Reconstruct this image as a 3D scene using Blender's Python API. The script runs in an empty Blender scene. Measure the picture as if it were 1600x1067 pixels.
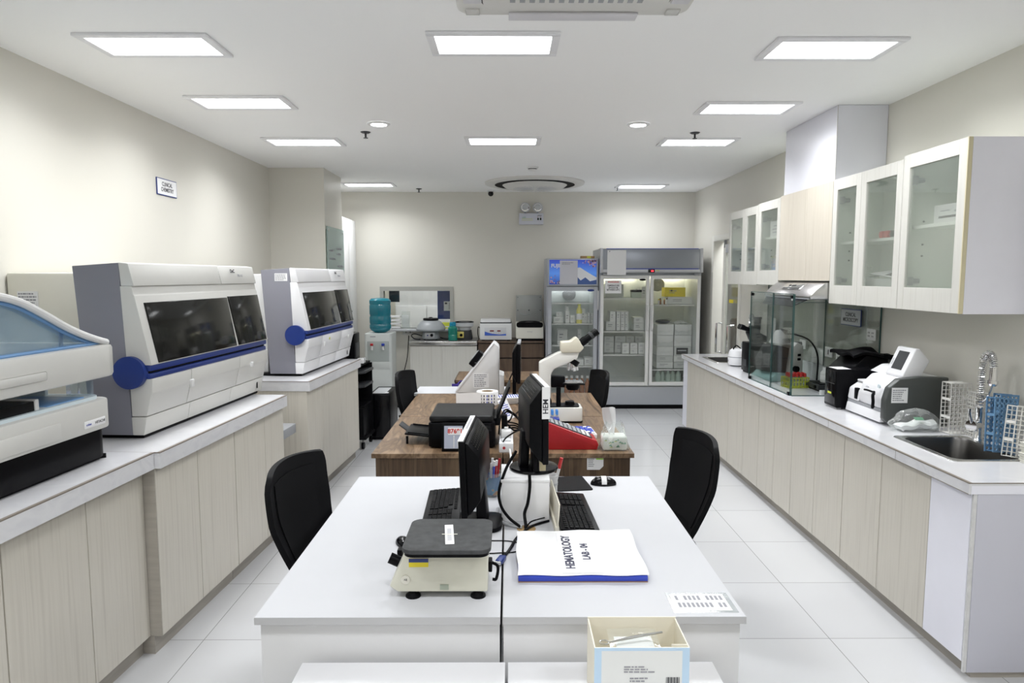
import bpy, bmesh, math, random
from mathutils import Vector, Matrix, Euler
random.seed(7)
SC = bpy.context.scene
C = SC.collection
R = math.radians
ORD = ('first', 'second', 'third', 'fourth', 'fifth', 'sixth', 'seventh', 'eighth', 'ninth')

# ------------------------------------------------------------------ materials
def _new(name):
    m = bpy.data.materials.new(name); m.use_nodes = True
    nt = m.node_tree
    return m, nt, nt.nodes['Principled BSDF']

def mat(name, col, rough=.5, metal=0., spec=.5, noise=0., nscale=8., bump=0., coat=0.):
    m, nt, b = _new(name)
    b.inputs['Base Color'].default_value = (*col, 1)
    b.inputs['Roughness'].default_value = rough
    b.inputs['Metallic'].default_value = metal
    b.inputs['Specular IOR Level'].default_value = spec
    if coat: b.inputs['Coat Weight'].default_value = coat; b.inputs['Coat Roughness'].default_value = .08
    tc = nt.nodes.new('ShaderNodeTexCoord')
    n = nt.nodes.new('ShaderNodeTexNoise'); n.inputs['Scale'].default_value = nscale; n.inputs['Detail'].default_value = 4
    nt.links.new(tc.outputs['Object'], n.inputs['Vector'])
    mx = nt.nodes.new('ShaderNodeMix'); mx.data_type = 'RGBA'
    k = noise if noise else .02
    mx.inputs['A'].default_value = (*[c*(1-k) for c in col], 1)
    mx.inputs['B'].default_value = (*[min(1, c*(1+k)) for c in col], 1)
    nt.links.new(n.outputs['Fac'], mx.inputs['Factor']); nt.links.new(mx.outputs['Result'], b.inputs['Base Color'])
    if bump:
        bp = nt.nodes.new('ShaderNodeBump'); bp.inputs['Strength'].default_value = bump; bp.inputs['Distance'].default_value = .01
        nt.links.new(n.outputs['Fac'], bp.inputs['Height']); nt.links.new(bp.outputs['Normal'], b.inputs['Normal'])
    return m

def grain(name, cols, scale, rough=.45, detail=6, dist=0., stops=None):
    m, nt, b = _new(name)
    tc = nt.nodes.new('ShaderNodeTexCoord'); mp = nt.nodes.new('ShaderNodeMapping')
    mp.inputs['Scale'].default_value = scale
    n = nt.nodes.new('ShaderNodeTexNoise'); n.inputs['Scale'].default_value = 1; n.inputs['Detail'].default_value = detail
    n.inputs['Distortion'].default_value = dist
    r = nt.nodes.new('ShaderNodeValToRGB')
    el = r.color_ramp.elements
    st = stops or [.3+.4*i/(len(cols)-1) for i in range(len(cols))]
    el[0].position, el[1].position = st[0], st[-1]
    el[0].color, el[1].color = (*cols[0], 1), (*cols[-1], 1)
    for p, c in list(zip(st, cols))[1:-1]:
        e = el.new(p); e.color = (*c, 1)
    nt.links.new(tc.outputs['Object'], mp.inputs['Vector']); nt.links.new(mp.outputs['Vector'], n.inputs['Vector'])
    nt.links.new(n.outputs['Fac'], r.inputs['Fac']); nt.links.new(r.outputs['Color'], b.inputs['Base Color'])
    b.inputs['Roughness'].default_value = rough
    return m

def glass(name, tint=(.93, .97, .95), refl=.06, rough=.02, haze=0., hazecol=(.8, .85, .85)):
    m = bpy.data.materials.new(name); m.use_nodes = True
    nt = m.node_tree; nt.nodes.clear()
    out = nt.nodes.new('ShaderNodeOutputMaterial')
    tr = nt.nodes.new('ShaderNodeBsdfTransparent'); tr.inputs['Color'].default_value = (*tint, 1)
    gl = nt.nodes.new('ShaderNodeBsdfGlossy'); gl.inputs['Roughness'].default_value = rough
    lw = nt.nodes.new('ShaderNodeLayerWeight'); lw.inputs['Blend'].default_value = .25
    ad = nt.nodes.new('ShaderNodeMath'); ad.operation = 'MULTIPLY_ADD'; ad.inputs[1].default_value = .5; ad.inputs[2].default_value = refl
    ad.use_clamp = True
    nt.links.new(lw.outputs['Fresnel'], ad.inputs[0])
    mx = nt.nodes.new('ShaderNodeMixShader')
    nt.links.new(ad.outputs[0], mx.inputs['Fac'])
    first = tr
    if haze:
        df = nt.nodes.new('ShaderNodeBsdfDiffuse'); df.inputs['Color'].default_value = (*hazecol, 1)
        m2 = nt.nodes.new('ShaderNodeMixShader'); m2.inputs['Fac'].default_value = haze
        nt.links.new(tr.outputs[0], m2.inputs[1]); nt.links.new(df.outputs[0], m2.inputs[2]); first = m2
    nt.links.new(first.outputs[0], mx.inputs[1]); nt.links.new(gl.outputs[0], mx.inputs[2])
    nt.links.new(mx.outputs[0], out.inputs['Surface'])
    return m

def emit(name, col, s):
    m, nt, b = _new(name)
    b.inputs['Base Color'].default_value = (*col, 1)
    b.inputs['Emission Color'].default_value = (*col, 1); b.inputs['Emission Strength'].default_value = s
    return m

def tiles(name):
    m, nt, b = _new(name)
    tc = nt.nodes.new('ShaderNodeTexCoord'); mp = nt.nodes.new('ShaderNodeMapping')
    mp.inputs['Location'].default_value = (-1.54+6, -3.125+6, 0)
    br = nt.nodes.new('ShaderNodeTexBrick'); br.offset = 0; br.squash = 1
    br.inputs['Scale'].default_value = 1; br.inputs['Brick Width'].default_value = .6; br.inputs['Row Height'].default_value = .6
    br.inputs['Mortar Size'].default_value = .0022; br.inputs['Mortar Smooth'].default_value = .1
    br.inputs['Color1'].default_value = (.595, .60, .62, 1); br.inputs['Color2'].default_value = (.625, .63, .645, 1)
    br.inputs['Mortar'].default_value = (.30, .30, .30, 1)
    nt.links.new(tc.outputs['Object'], mp.inputs['Vector']); nt.links.new(mp.outputs['Vector'], br.inputs['Vector'])
    nt.links.new(br.outputs['Color'], b.inputs['Base Color'])
    n = nt.nodes.new('ShaderNodeTexNoise'); n.inputs['Scale'].default_value = 2.5
    mr = nt.nodes.new('ShaderNodeMapRange'); mr.inputs['To Min'].default_value = .10; mr.inputs['To Max'].default_value = .2
    nt.links.new(tc.outputs['Object'], n.inputs['Vector']); nt.links.new(n.outputs['Fac'], mr.inputs['Value'])
    nt.links.new(mr.outputs['Result'], b.inputs['Roughness'])
    return m

WALL = mat('wall_paint', (.685, .665, .605), .42, spec=.25, noise=.015, nscale=1.2)
CEIL = mat('ceiling_paint', (.95, .95, .945), .7, noise=.015, nscale=1)
FLOOR = tiles('floor_tile')
LAM = grain('pale_laminate', [(.555, .52, .455), (.64, .605, .535), (.60, .565, .495)], (45, 45, 1.4), .42)
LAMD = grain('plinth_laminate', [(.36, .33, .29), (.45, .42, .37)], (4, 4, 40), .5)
EDGE = mat('yellowed_edge', (.68, .62, .42), .5)
LAV = mat('white_laminate', (.84, .84, .92), .38, noise=.03)
TOPM = grain('marble_top', [(.70, .70, .72), (.67, .67, .70), (.73, .73, .75)], (3, 3, 3), .13, dist=1.2)
TOPE = grain('marble_edge', [(.63, .63, .66), (.72, .72, .74), (.66, .66, .69)], (5, 5, 9), .3, dist=1.5)
TRIMB = mat('edge_seam', (.22, .19, .16), .6)
WHITE = mat('white_plastic', (.72, .72, .72), .32)
WHITE2 = mat('bright_white_plastic', (.78, .78, .80), .28)
CREAM = mat('cream_plastic', (.74, .72, .64), .42, noise=.04)
OFFW = mat('off_white_plastic', (.63, .625, .60), .38, noise=.04, nscale=5)
GREY = mat('slate_grey_panel', (.22, .22, .26), .42)
MGREY = mat('mid_grey', (.33, .34, .36), .4)
LGREY = mat('light_grey', (.55, .56, .58), .4)
DGREY = mat('dark_grey', (.05, .052, .056), .4, spec=.25)
BLACK = mat('black_plastic', (.004, .004, .005), .35, spec=.09)
BLACKM = mat('black_matt', (.005, .005, .006), .6, spec=.12)
BLACKG = mat('black_gloss', (.004, .004, .005), .12, spec=.25)
SMOKE = mat('smoked_window', (.012, .012, .011), .10, spec=.25)
NAVY = mat('navy_blue', (.012, .035, .20), .35)
BLUE = mat('blue', (.03, .06, .45), .4)
DESK = mat('white_desk_top', (.57, .575, .60), .55, spec=.2)
DESKE = mat('white_desk_edge', (.46, .46, .47), .45)
DESKP = mat('white_desk_panel', (.68, .68, .69), .45)
WOOD = grain('walnut_laminate', [(.06, .034, .018), (.20, .128, .072), (.115, .068, .036), (.30, .20, .12)], (11, 1.5, 8), .45, dist=.9, stops=[.34, .46, .54, .66])
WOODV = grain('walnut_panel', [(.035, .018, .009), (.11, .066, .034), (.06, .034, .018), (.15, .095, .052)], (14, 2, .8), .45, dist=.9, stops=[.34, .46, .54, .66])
WOODD = grain('dark_walnut', [(.05, .03, .02), (.11, .07, .045), (.075, .045, .03)], (9, 3, 1), .4, dist=.6)
METAL = mat('brushed_steel', (.62, .62, .61), .26, 1)
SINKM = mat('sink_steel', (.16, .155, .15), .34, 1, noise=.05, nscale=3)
CHROME = mat('chrome', (.85, .85, .86), .07, 1)
ALU = mat('aluminium_grey', (.56, .57, .60), .38, .35)
FRIDG = mat('fridge_grey', (.44, .46, .50), .35, .3)
FRIDW = mat('fridge_frame', (.70, .70, .69), .35)
FRIN = mat('fridge_liner', (.68, .71, .70), .4)
PAPER = mat('paper', (.84, .84, .85), .7)
INK = mat('ink', (.03, .03, .04), .7)
INKG = mat('grey_ink', (.30, .30, .33), .7)
INKR = mat('red_ink', (.6, .03, .02), .6)
INKB = mat('blue_ink', (.05, .08, .45), .6)
YEL = mat('yellow', (.80, .66, .02), .45)
YELG = mat('lime_yellow', (.55, .60, .05), .5)
RED = mat('red_plastic', (.42, .012, .018), .33)
REDC = mat('red_cap', (.55, .03, .03), .4)
GREEN = mat('green', (.02, .30, .14), .5)
TEAL = mat('teal_band', (.05, .30, .28), .4)
LBLUE = mat('pale_blue_plastic', (.70, .80, .86), .3)
LBLUE2 = mat('blue_trim', (.16, .32, .58), .35)
RACKB = mat('rack_blue', (.13, .27, .45), .5)
RACKW = mat('rack_white', (.74, .73, .70), .5)
BOXW = mat('carton_white', (.74, .75, .74), .6)
BOXG = mat('carton_grey', (.60, .62, .61), .6)
BOXC = mat('carton_cream', (.78, .74, .63), .65)
BOXB = mat('carton_light_blue', (.50, .66, .82), .65)
PURP = mat('purple_cloth', (.05, .03, .25), .8)
AMBER = mat('amber', (.30, .09, .015), .2)
MESHF = mat('black_mesh_fabric', (.008, .008, .009), .8, spec=.1, nscale=300, noise=.3)
CLEAR = glass('clear_glass', (.965, .98, .97), .025)
PANE = glass('cabinet_glass', (.98, .99, .98), .025, haze=.07, hazecol=(.82, .90, .82))  # slightly milky pane; the haze also brightens the cabinet interiors
FGLASS = glass('fridge_glass', (.97, .975, .97), .03, haze=.015)
EDGEG = mat('glass_edge', (.04, .085, .08), .45, spec=.2)
SMOKEV = glass('smoked_visor', (.35, .36, .42), .12)
BAG = glass('clear_bag', (.96, .98, .97), .05, .12, .08, (.9, .92, .91))
HOODB = glass('blue_hood', (.90, .945, .975), .04, .05, .14, (.66, .80, .90))
HOODT = glass('hood_shell', (.82, .91, .97), .05, .1, .45, (.66, .80, .90))
BOTTLE = glass('teal_bottle', (.10, .50, .60), .08, .08, .5, (.01, .36, .48))
BOTTLEG = glass('green_bottle', (.10, .60, .50), .06, .1, .4, (.02, .42, .34))
LAMP = emit('panel_light', (.965, .985, 1), 7)
DOWNL = emit('downlight', (.98, .985, 1), 24)
LEDR = emit('red_display', (1, .04, .06), 2.0)
FLAMP = emit('fridge_lamp', (1, .93, .72), 9)
FLAMPC = emit('fridge_lamp_cool', (.95, .98, 1), 6)

# ------------------------------------------------------------------ mesh builder
def catmull(pts, sub=6):
    P = [Vector(p) for p in pts]
    if len(P) < 3: return P
    Q = [P[0]*2-P[1]] + P + [P[-1]*2-P[-2]]
    out = []
    for i in range(1, len(Q)-2):
        a, b, c, d = Q[i-1:i+3]
        for k in range(sub):
            t = k/sub
            out.append(.5*((2*b)+(c-a)*t+(2*a-5*b+4*c-d)*t*t+(3*b-a-3*c+d)*t**3))
    out.append(P[-1]); return out

class B:
    def __init__(s): s.bm = bmesh.new(); s.mats = []
    def _mi(s, m):
        if m not in s.mats: s.mats.append(m)
        return s.mats.index(m)
    def _add(s, t, m, X=None):
        i = s._mi(m)
        for f in t.faces: f.material_index = i; f.smooth = True
        if X is not None: t.transform(X)
        me = bpy.data.meshes.new('t'); t.to_mesh(me); t.free(); s.bm.from_mesh(me); bpy.data.meshes.remove(me)
        return s
    def box(s, x0, x1, y0, y1, z0, z1, m, bev=0, seg=2, X=None):
        t = bmesh.new(); bmesh.ops.create_cube(t, size=1)
        t.transform(Matrix.Translation(((x0+x1)/2, (y0+y1)/2, (z0+z1)/2)) @ Matrix.Diagonal((abs(x1-x0), abs(y1-y0), abs(z1-z0), 1)))
        if bev: bmesh.ops.bevel(t, geom=t.edges[:], offset=bev, segments=seg, affect='EDGES', profile=.5)
        return s._add(t, m, X)
    def prism(s, pts, ax, a, b, m, bev=0, seg=2, X=None):
        t = bmesh.new()
        def V(p, h): return {'x': (h, p[0], p[1]), 'y': (p[0], h, p[1]), 'z': (p[0], p[1], h)}[ax]
        v0 = [t.verts.new(V(p, a)) for p in pts]; v1 = [t.verts.new(V(p, b)) for p in pts]
        t.faces.new(v0); t.faces.new(v1[::-1]); n = len(pts)
        for i in range(n): t.faces.new((v0[i], v1[i], v1[(i+1) % n], v0[(i+1) % n]))
        bmesh.ops.recalc_face_normals(t, faces=t.faces[:])
        if bev: bmesh.ops.bevel(t, geom=t.edges[:], offset=bev, segments=seg, affect='EDGES', profile=.5)
        return s._add(t, m, X)
    def rrect(s, x0, x1, y0, y1, r, ax, a, b, m, n=5, bev=0, X=None):
        pts = []
        for cx, cy, q in ((x1-r, y1-r, 0), (x0+r, y1-r, 1), (x0+r, y0+r, 2), (x1-r, y0+r, 3)):
            for k in range(n+1):
                an = (q+k/n)*math.pi/2; pts.append((cx+r*math.cos(an), cy+r*math.sin(an)))
        return s.prism(pts, ax, a, b, m, bev, X=X)
    def cyl(s, p0, p1, r0, m, r1=None, n=16, X=None, caps=True):
        p0, p1 = Vector(p0), Vector(p1); d = p1-p0
        t = bmesh.new()
        bmesh.ops.create_cone(t, cap_ends=caps, segments=n, radius1=r0, radius2=r0 if r1 is None else r1, depth=d.length)
        q = d.to_track_quat('Z', 'Y').to_matrix().to_4x4()
        t.transform(Matrix.Translation((p0+p1)/2) @ q)
        return s._add(t, m, X)
    def lathe(s, prof, m, c=(0, 0, 0), n=24, X=None, closed=False):
        t = bmesh.new(); rings = []
        for r, z in prof:
            if r <= 1e-6: rings.append([t.verts.new((c[0], c[1], c[2]+z))])
            else: rings.append([t.verts.new((c[0]+r*math.cos(2*math.pi*k/n), c[1]+r*math.sin(2*math.pi*k/n), c[2]+z)) for k in range(n)])
        for A, D in zip(rings, rings[1:]):
            for k in range(n):
                k2 = (k+1) % n
                if len(A) == 1 and len(D) == 1: continue
                if len(A) == 1: t.faces.new((A[0], D[k2], D[k]))
                elif len(D) == 1: t.faces.new((A[k], A[k2], D[0]))
                else: t.faces.new((A[k], A[k2], D[k2], D[k]))
        bmesh.ops.recalc_face_normals(t, faces=t.faces[:])
        return s._add(t, m, X)
    def tube(s, pts, r, m, n=8, sub=6, X=None, smooth=True, closed=False):
        P = catmull(pts, sub) if smooth else [Vector(p) for p in pts]
        t = bmesh.new(); rings = []; up = Vector((0, 0, 1)); prev = None
        for i, p in enumerate(P):
            d = (P[min(i+1, len(P)-1)]-P[max(i-1, 0)]).normalized()
            if prev is None:
                a = d.cross(up)
                if a.length < .05: a = d.cross(Vector((1, 0, 0)))
            else: a = prev-d*prev.dot(d)
            a.normalize(); prev = a; b2 = d.cross(a)
            rings.append([t.verts.new(p+(a*math.cos(2*math.pi*k/n)+b2*math.sin(2*math.pi*k/n))*r) for k in range(n)])
        for A, D in zip(rings, rings[1:]):
            for k in range(n): t.faces.new((A[k], A[(k+1) % n], D[(k+1) % n], D[k]))
        t.faces.new(rings[0][::-1]); t.faces.new(rings[-1])
        bmesh.ops.recalc_face_normals(t, faces=t.faces[:])
        return s._add(t, m, X)
    def ball(s, c, r, m, n=16, X=None):
        t = bmesh.new(); bmesh.ops.create_uvsphere(t, u_segments=n, v_segments=max(6, n//2), radius=1)
        rr = r if isinstance(r, (tuple, list)) else (r, r, r)
        t.transform(Matrix.Translation(c) @ Matrix.Diagonal((*rr, 1)))
        return s._add(t, m, X)
    def grid(s, fn, nu, nv, m, th=0, X=None):
        """surface fn(u,v) for u,v in 0..1, given thickness th along its normals"""
        t = bmesh.new()
        vs = [[t.verts.new(fn(i/nu, j/nv)) for j in range(nv+1)] for i in range(nu+1)]
        for i in range(nu):
            for j in range(nv): t.faces.new((vs[i][j], vs[i+1][j], vs[i+1][j+1], vs[i][j+1]))
        t.normal_update()
        if th: bmesh.ops.solidify(t, geom=t.faces[:], thickness=th)
        bmesh.ops.recalc_face_normals(t, faces=t.faces[:])
        return s._add(t, m, X)
    def lattice(s, w, h, nx, ny, d, m, bar=.003, X=None):
        """square-holed plate, in the xz plane, thickness d along y"""
        for i in range(nx+1):
            x = w*i/nx; s.box(x-bar/2, x+bar/2, 0, d, 0, h, m, X=X)
        for j in range(ny+1):
            z = h*j/ny; s.box(0, w, .0003, d-.0003, z-bar/2, z+bar/2, m, X=X)
        return s
    def build(s, name, parent=None, loc=(0, 0, 0), rot=(0, 0, 0), sharp=32):
        me = bpy.data.meshes.new(name); s.bm.to_mesh(me); s.bm.free()
        for m in s.mats: me.materials.append(m)
        me.set_sharp_from_angle(angle=R(sharp))
        o = bpy.data.objects.new(name, me); C.objects.link(o)
        o.location = loc; o.rotation_euler = rot
        if parent is not None: o.parent = parent
        return o

def tag(o, label=None, cat=None, group=None, kind=None):
    if label: o['label'] = label
    if cat: o['category'] = cat
    if group: o['group'] = group
    if kind: o['kind'] = kind
    return o
def thing(name, label, cat, loc=(0, 0, 0), rz=0, group=None, rot=None):
    o = bpy.data.objects.new(name, None); C.objects.link(o); o.empty_display_size = .05
    o.location = loc; o.rotation_euler = rot if rot else (0, 0, rz)
    return tag(o, label, cat, group)
def struct(b, name, **k): return tag(b.build(name, **k), kind='structure')
def dup(root, loc, rz=None, label=None, group=None):
    r = root.copy(); C.objects.link(r); r.location = loc
    if rz is not None: r.rotation_euler = (0, 0, rz)
    if label: r['label'] = label
    if group: r['group'] = group
    for ch in list(root.children):
        c = ch.copy(); C.objects.link(c); c.parent = r
        for g in list(ch.children):
            d = g.copy(); C.objects.link(d); d.parent = c
    return r
def text(body, size, m, parent, loc, rot, name='lettering', align='CENTER', sx=1., ext=.0004, bold=0.):
    cu = bpy.data.curves.new(name, 'FONT'); cu.body = body; cu.size = size; cu.align_x = align; cu.align_y = 'CENTER'
    cu.extrude = ext; cu.offset = bold; cu.materials.append(m); cu.space_line = .95
    q = bpy.data.objects.new(name, cu); C.objects.link(q)
    me = bpy.data.meshes.new_from_object(q.evaluated_get(bpy.context.evaluated_depsgraph_get())); me.name = name
    me.transform(Matrix.Diagonal((sx, 1, 1, 1)))
    bpy.data.objects.remove(q); bpy.data.curves.remove(cu)
    o = bpy.data.objects.new(name, me); C.objects.link(o); o.location = loc; o.rotation_euler = rot
    if parent is not None: o.parent = parent
    return o
FACE_CAM = (R(90), 0, 0)          # upright text that faces -y
FACE_PX = (R(90), 0, R(90))       # faces +x
FACE_NX = (R(90), 0, R(-90))      # faces -x
def lines(parent, x0, x1, z0, z1, n, y, m=INKG, name='printed_lines', seed=0, gap=.5, ragged=True):
    """rows of print on a sheet that lies in the xz plane facing -y"""
    rr = random.Random(seed); b = B(); h = (z1-z0)/n
    for i in range(n):
        z = z1-h*(i+.5); e = x1-(x1-x0)*(rr.random()*.4 if ragged else 0)
        x = x0
        while x < e-.002:
            w = min((x1-x0)*rr.uniform(.06, .2), e-x)
            b.box(x, x+w, y-.0004, y, z-h*gap/2, z+h*gap/2, m); x += w+(x1-x0)*.03
    return b.build(name, parent)

# ------------------------------------------------------------------ the room
CZ = 2.9; YB = 9.65; XW = 2.6; YF = -2.6
struct(B().box(-XW-.15, XW+1.4, YF-.15, 12.2, -.12, 0, FLOOR), 'floor')
struct(B().box(-XW-.15, XW+1.4, YF-.15, 12.2, CZ, CZ+.12, CEIL), 'ceiling')
struct(B().box(-XW-.12, -XW, YF, 12.2, 0, CZ, WALL), 'wall_left')
b = B(); b.box(XW, XW+.12, YF, 7.66, 0, CZ, WALL); b.box(XW, XW+.12, 8.72, 12.2, 0, CZ, WALL); b.box(XW, XW+.12, 7.66, 8.72, 2.2, CZ, WALL)
struct(b, 'wall_right')
wx0, wx1, wz0, wz1 = -1.785, -.81, 1.0, 1.56
b = B(); b.box(-XW, wx0, YB, YB+.12, 0, CZ, WALL); b.box(wx1, XW, YB, YB+.12, 0, CZ, WALL)
b.box(wx0, wx1, YB, YB+.12, 0, wz0, WALL); b.box(wx0, wx1, YB, YB+.12, wz1, CZ, WALL)
struct(b, 'wall_back')
struct(B().box(-XW, XW, YF-.12, YF, 0, CZ, WALL), 'wall_front')
struct(B().box(-XW, -2.0, 7.53, 8.29, 0, CZ, WALL), 'wall_pillar')
# service room behind the hatch
struct(B().box(-XW, XW, 11.4, 11.5, 0, CZ, WALL), 'wall_beyond_hatch')
struct(B().box(-.3, -.2, YB+.12, 11.4, 0, CZ, WALL), 'wall_beyond_hatch_side')
# corridor beyond the sliding door
struct(B().box(3.75, 3.85, 5, 12, 0, CZ, WALL), 'wall_corridor')
struct(B().box(XW+.12, 3.75, 4.9, 5, 0, CZ, WALL), 'wall_corridor_end')
# hatch frame
w = thing('window_1', None, None); w['kind'] = 'structure'
b = B(); t = .035
FR = mat('window_frame_grey', (.40, .40, .37), .5)
b.box(wx0-.03, wx0+.02, YB-.012, YB+.12, wz0, wz1+.03, FR); b.box(wx1-.02, wx1+.03, YB-.012, YB+.12, wz0, wz1+.03, FR)
b.box(wx0+.02, wx1-.02, YB-.012, YB+.12, wz1-.03, wz1+.03, FR)
b.build('window_frame', w)
B().box(wx0-.05, wx1+.05, YB-.10, YB+.12, wz0-.035, wz0, LGREY, .004).build('window_sill', w)
B().box(wx0+.02, wx1-.02, YB+.07, YB+.076, wz0, wz1-.03, CLEAR).build('pane', w)
# what shows through the hatch
def sheet(name, label, cat, x0, x1, z0, z1, y, m, th=.012, group=None, rows=0):
    o = thing(name, label, cat, ((x0+x1)/2, y, z0), 0, group)
    B().box(x0-(x0+x1)/2, x1-(x0+x1)/2, 0, th, 0, z1-z0, m).build('sheet', o)
    if rows: lines(o, (x0-x1)/2*.85, (x1-x0)/2*.85, (z1-z0)*.1, (z1-z0)*.9, rows, 0, seed=int(x0*99))
    return o
o = thing('cupboard', 'white cupboard in the room seen through the wall hatch', 'cupboard', (-1.25, 10.55, 0))
B().box(-.5, .42, 0, .5, 0, 1.62, WHITE2).build('body', o)
B().box(-.49, -.02, -.02, 0, .05, 1.28, WHITE2, .004).build('door', o); B().box(-.01, .41, -.02, 0, .05, 1.28, WHITE2, .004).build('door', o)
o = thing('notice_board', 'navy blue panel hanging at the right end of the wall hatch', 'panel', (-.905, 9.83, 1.12))
B().box(-.12, .10, 0, .03, 0, .41, NAVY).build('board', o)
for x in (-.08, .06): B().cyl((x, .015, .41), (x, .015, CZ-1.12), .006, MGREY, n=8).build('hanging_rod', o)

o = thing('notice_sheet', 'white notice with a small crest stuck on navy panel in hatch', 'notice', (-.865, 9.826, 1.24))
B().box(-.07, .055, 0, .003, 0, .135, PAPER).build('sheet', o); B().box(-.055, -.02, -.001, 0, .095, .12, INK).build('crest', o)
lines(o, 0, .045, .02, .12, 6, 0, INKG, seed=4)
o = thing('dark_screen', 'dark navy panel at the upper left corner of the wall hatch', 'panel', (-1.66, 10.0, 1.36))
for x in (-.06, .03): B().cyl((x, .015, .24), (x, .015, CZ-1.36), .006, MGREY, n=8).build('hanging_rod', o)
B().box(-.09, .06, 0, .03, 0, .24, mat('dark_navy', (.012, .014, .03), .4)).build('panel_board', o)
o = thing('paper_stack', 'stack of white paper trays behind water bottle on hatch sill', 'tray', (-1.6, YB+.0, wz0))
for k in range(4): B().box(-.06, .07, -.06, .05, .008+k*.05, .03+k*.05, PAPER, .003).build('tray', o)
B().box(-.065, -.06, -.06, .05, 0, .19, WHITE).build('frame', o)
o = thing('sheet_holder', 'clear upright leaflet holder on the hatch sill', 'holder', (-1.46, YB+.02, wz0))
b = B(); b.box(-.06, .06, -.03, -.026, 0, .20, CLEAR); b.box(-.06, .06, .03, .034, 0, .24, CLEAR); b.box(-.06, .06, -.03, .034, 0, .004, CLEAR); b.build('holder_body', o)
B().box(-.05, .05, .0, .02, .005, .19, PAPER).build('leaflets', o)
o = thing('tissue_box', 'lime yellow carton on the right end of hatch sill', 'box', (-.885, YB+.0, wz0))
b = B(); b.box(-.065, .065, -.05, .04, 0, .085, YELG, .004); b.build('carton', o); B().box(-.04, .05, -.052, -.05, .02, .035, PAPER).build('print_band', o)
# ------------------------------------------------------------------ sliding glass door on the right
d = thing('door_1', None, None); d['kind'] = 'structure'
DRW = mat('door_cream', (.72, .71, .66), .45)
b = B()
b.box(XW-.02, XW+.12, 8.66, 8.74, 0, 2.24, DRW, .003); b.box(XW-.02, XW+.12, 7.64, 7.70, 0, 2.24, DRW, .003); b.box(XW-.02, XW+.12, 7.70, 8.66, 2.17, 2.24, DRW, .003)
b.build('door_frame', d)
b = B(); fx = XW+.03
b.box(fx, fx+.04, 8.34, 8.42, .02, 2.12, DRW, .003); b.box(fx, fx+.04, 7.72, 7.80, .02, 2.12, DRW, .003); b.box(fx, fx+.04, 7.80, 8.34, .02, .12, ALU); b.box(fx, fx+.04, 7.80, 8.34, 2.02, 2.12, ALU)
b.build('door_leaf', d)
B().box(fx+.016, fx+.022, 7.80, 8.34, .12, 2.02, CLEAR).build('pane', d)
B().box(fx-.005, fx+.02, 8.36, 8.40, 2.08, 2.17, MGREY, .003).build('hanger', d)
def bar_handle(y):
    b = B(); b.tube([(XW+.005, y, .80), (XW-.045, y, .80), (XW-.045, y, 1.16), (XW+.005, y, 1.16)], .013, CHROME, smooth=False)
    b.cyl((XW-.0, y, .80), (XW+.03, y, .80), .013, CHROME); b.cyl((XW-.0, y, 1.16), (XW+.03, y, 1.16), .013, CHROME)
    return b
bar_handle(8.38).build('door_handle', d); bar_handle(7.95).build('door_handle', d)
b = B(); b.box(fx-.004, fx, 8.0, 8.14, 1.42, 1.46, YEL); b.build('sticker', d)
o = thing('cabinet', 'brown wooden cabinet in the corridor beyond the sliding glass door', 'cabinet', (3.5, 9.6, 0))
B().box(-.22, .2, -.45, .45, 0, 1.12, WOODD, .01).build('body', o); B().box(-.24, -.22, -.44, -.01, .1, 1.1, WOODD, .003).build('door', o); B().box(-.24, -.22, .01, .44, .1, 1.1, WOODD, .003).build('door', o)
o = thing('screen', 'blue grey folding screen in the corridor beyond the glass door', 'screen', (3.55, 8.2, 0))
b = B(); b.box(-.03, .03, -.55, .55, .1, 1.75, mat('blue_grey_cloth', (.13, .17, .23), .8), .01); b.build('panel_cloth', o); B().box(-.15, .15, -.5, -.45, 0, .1, MGREY).build('foot', o); B().box(-.15, .15, .45, .5, 0, .1, MGREY).build('foot', o)

# ------------------------------------------------------------------ ceiling fittings
LFRAME = mat('lamp_frame', (.82, .82, .84), .4)
def panel_light(x, y, lab=None):
    o = thing('ceiling_light', lab, 'ceiling light', (x, y, CZ), 0, 'rectangular panel lights in the ceiling')
    b = B(); W, D, f = .325, .17, .04
    for x0, x1, y0, y1 in ((-W, W, D-f, D), (-W, W, -D, -D+f), (-W, -W+f, -D+f, D-f), (W-f, W, -D+f, D-f)):
        b.box(x0, x1, y0, y1, -.014, -.0005, LFRAME, .003)
    b.build('frame', o)
    B().box(-W+f, W-f, -D+f, D-f, -.009, -.001, LAMP).build('diffuser', o)
    ld = bpy.data.lights.get('panel_lamp') or bpy.data.lights.new('panel_lamp', 'AREA')
    ld.shape = 'RECTANGLE'; ld.size = 2*(W-f)-.004; ld.size_y = 2*(D-f)-.004; ld.energy = 13.6; ld.color = (.965, .985, 1); ld.spread = R(148)
    lo = bpy.data.objects.new('lamp', ld); C.objects.link(lo); lo.parent = o; lo.location = (0, 0, -.0105)
    return o
p = panel_light(-1.785, 3.59, 'rectangular ceiling light, front one of the row along the left wall')
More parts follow.
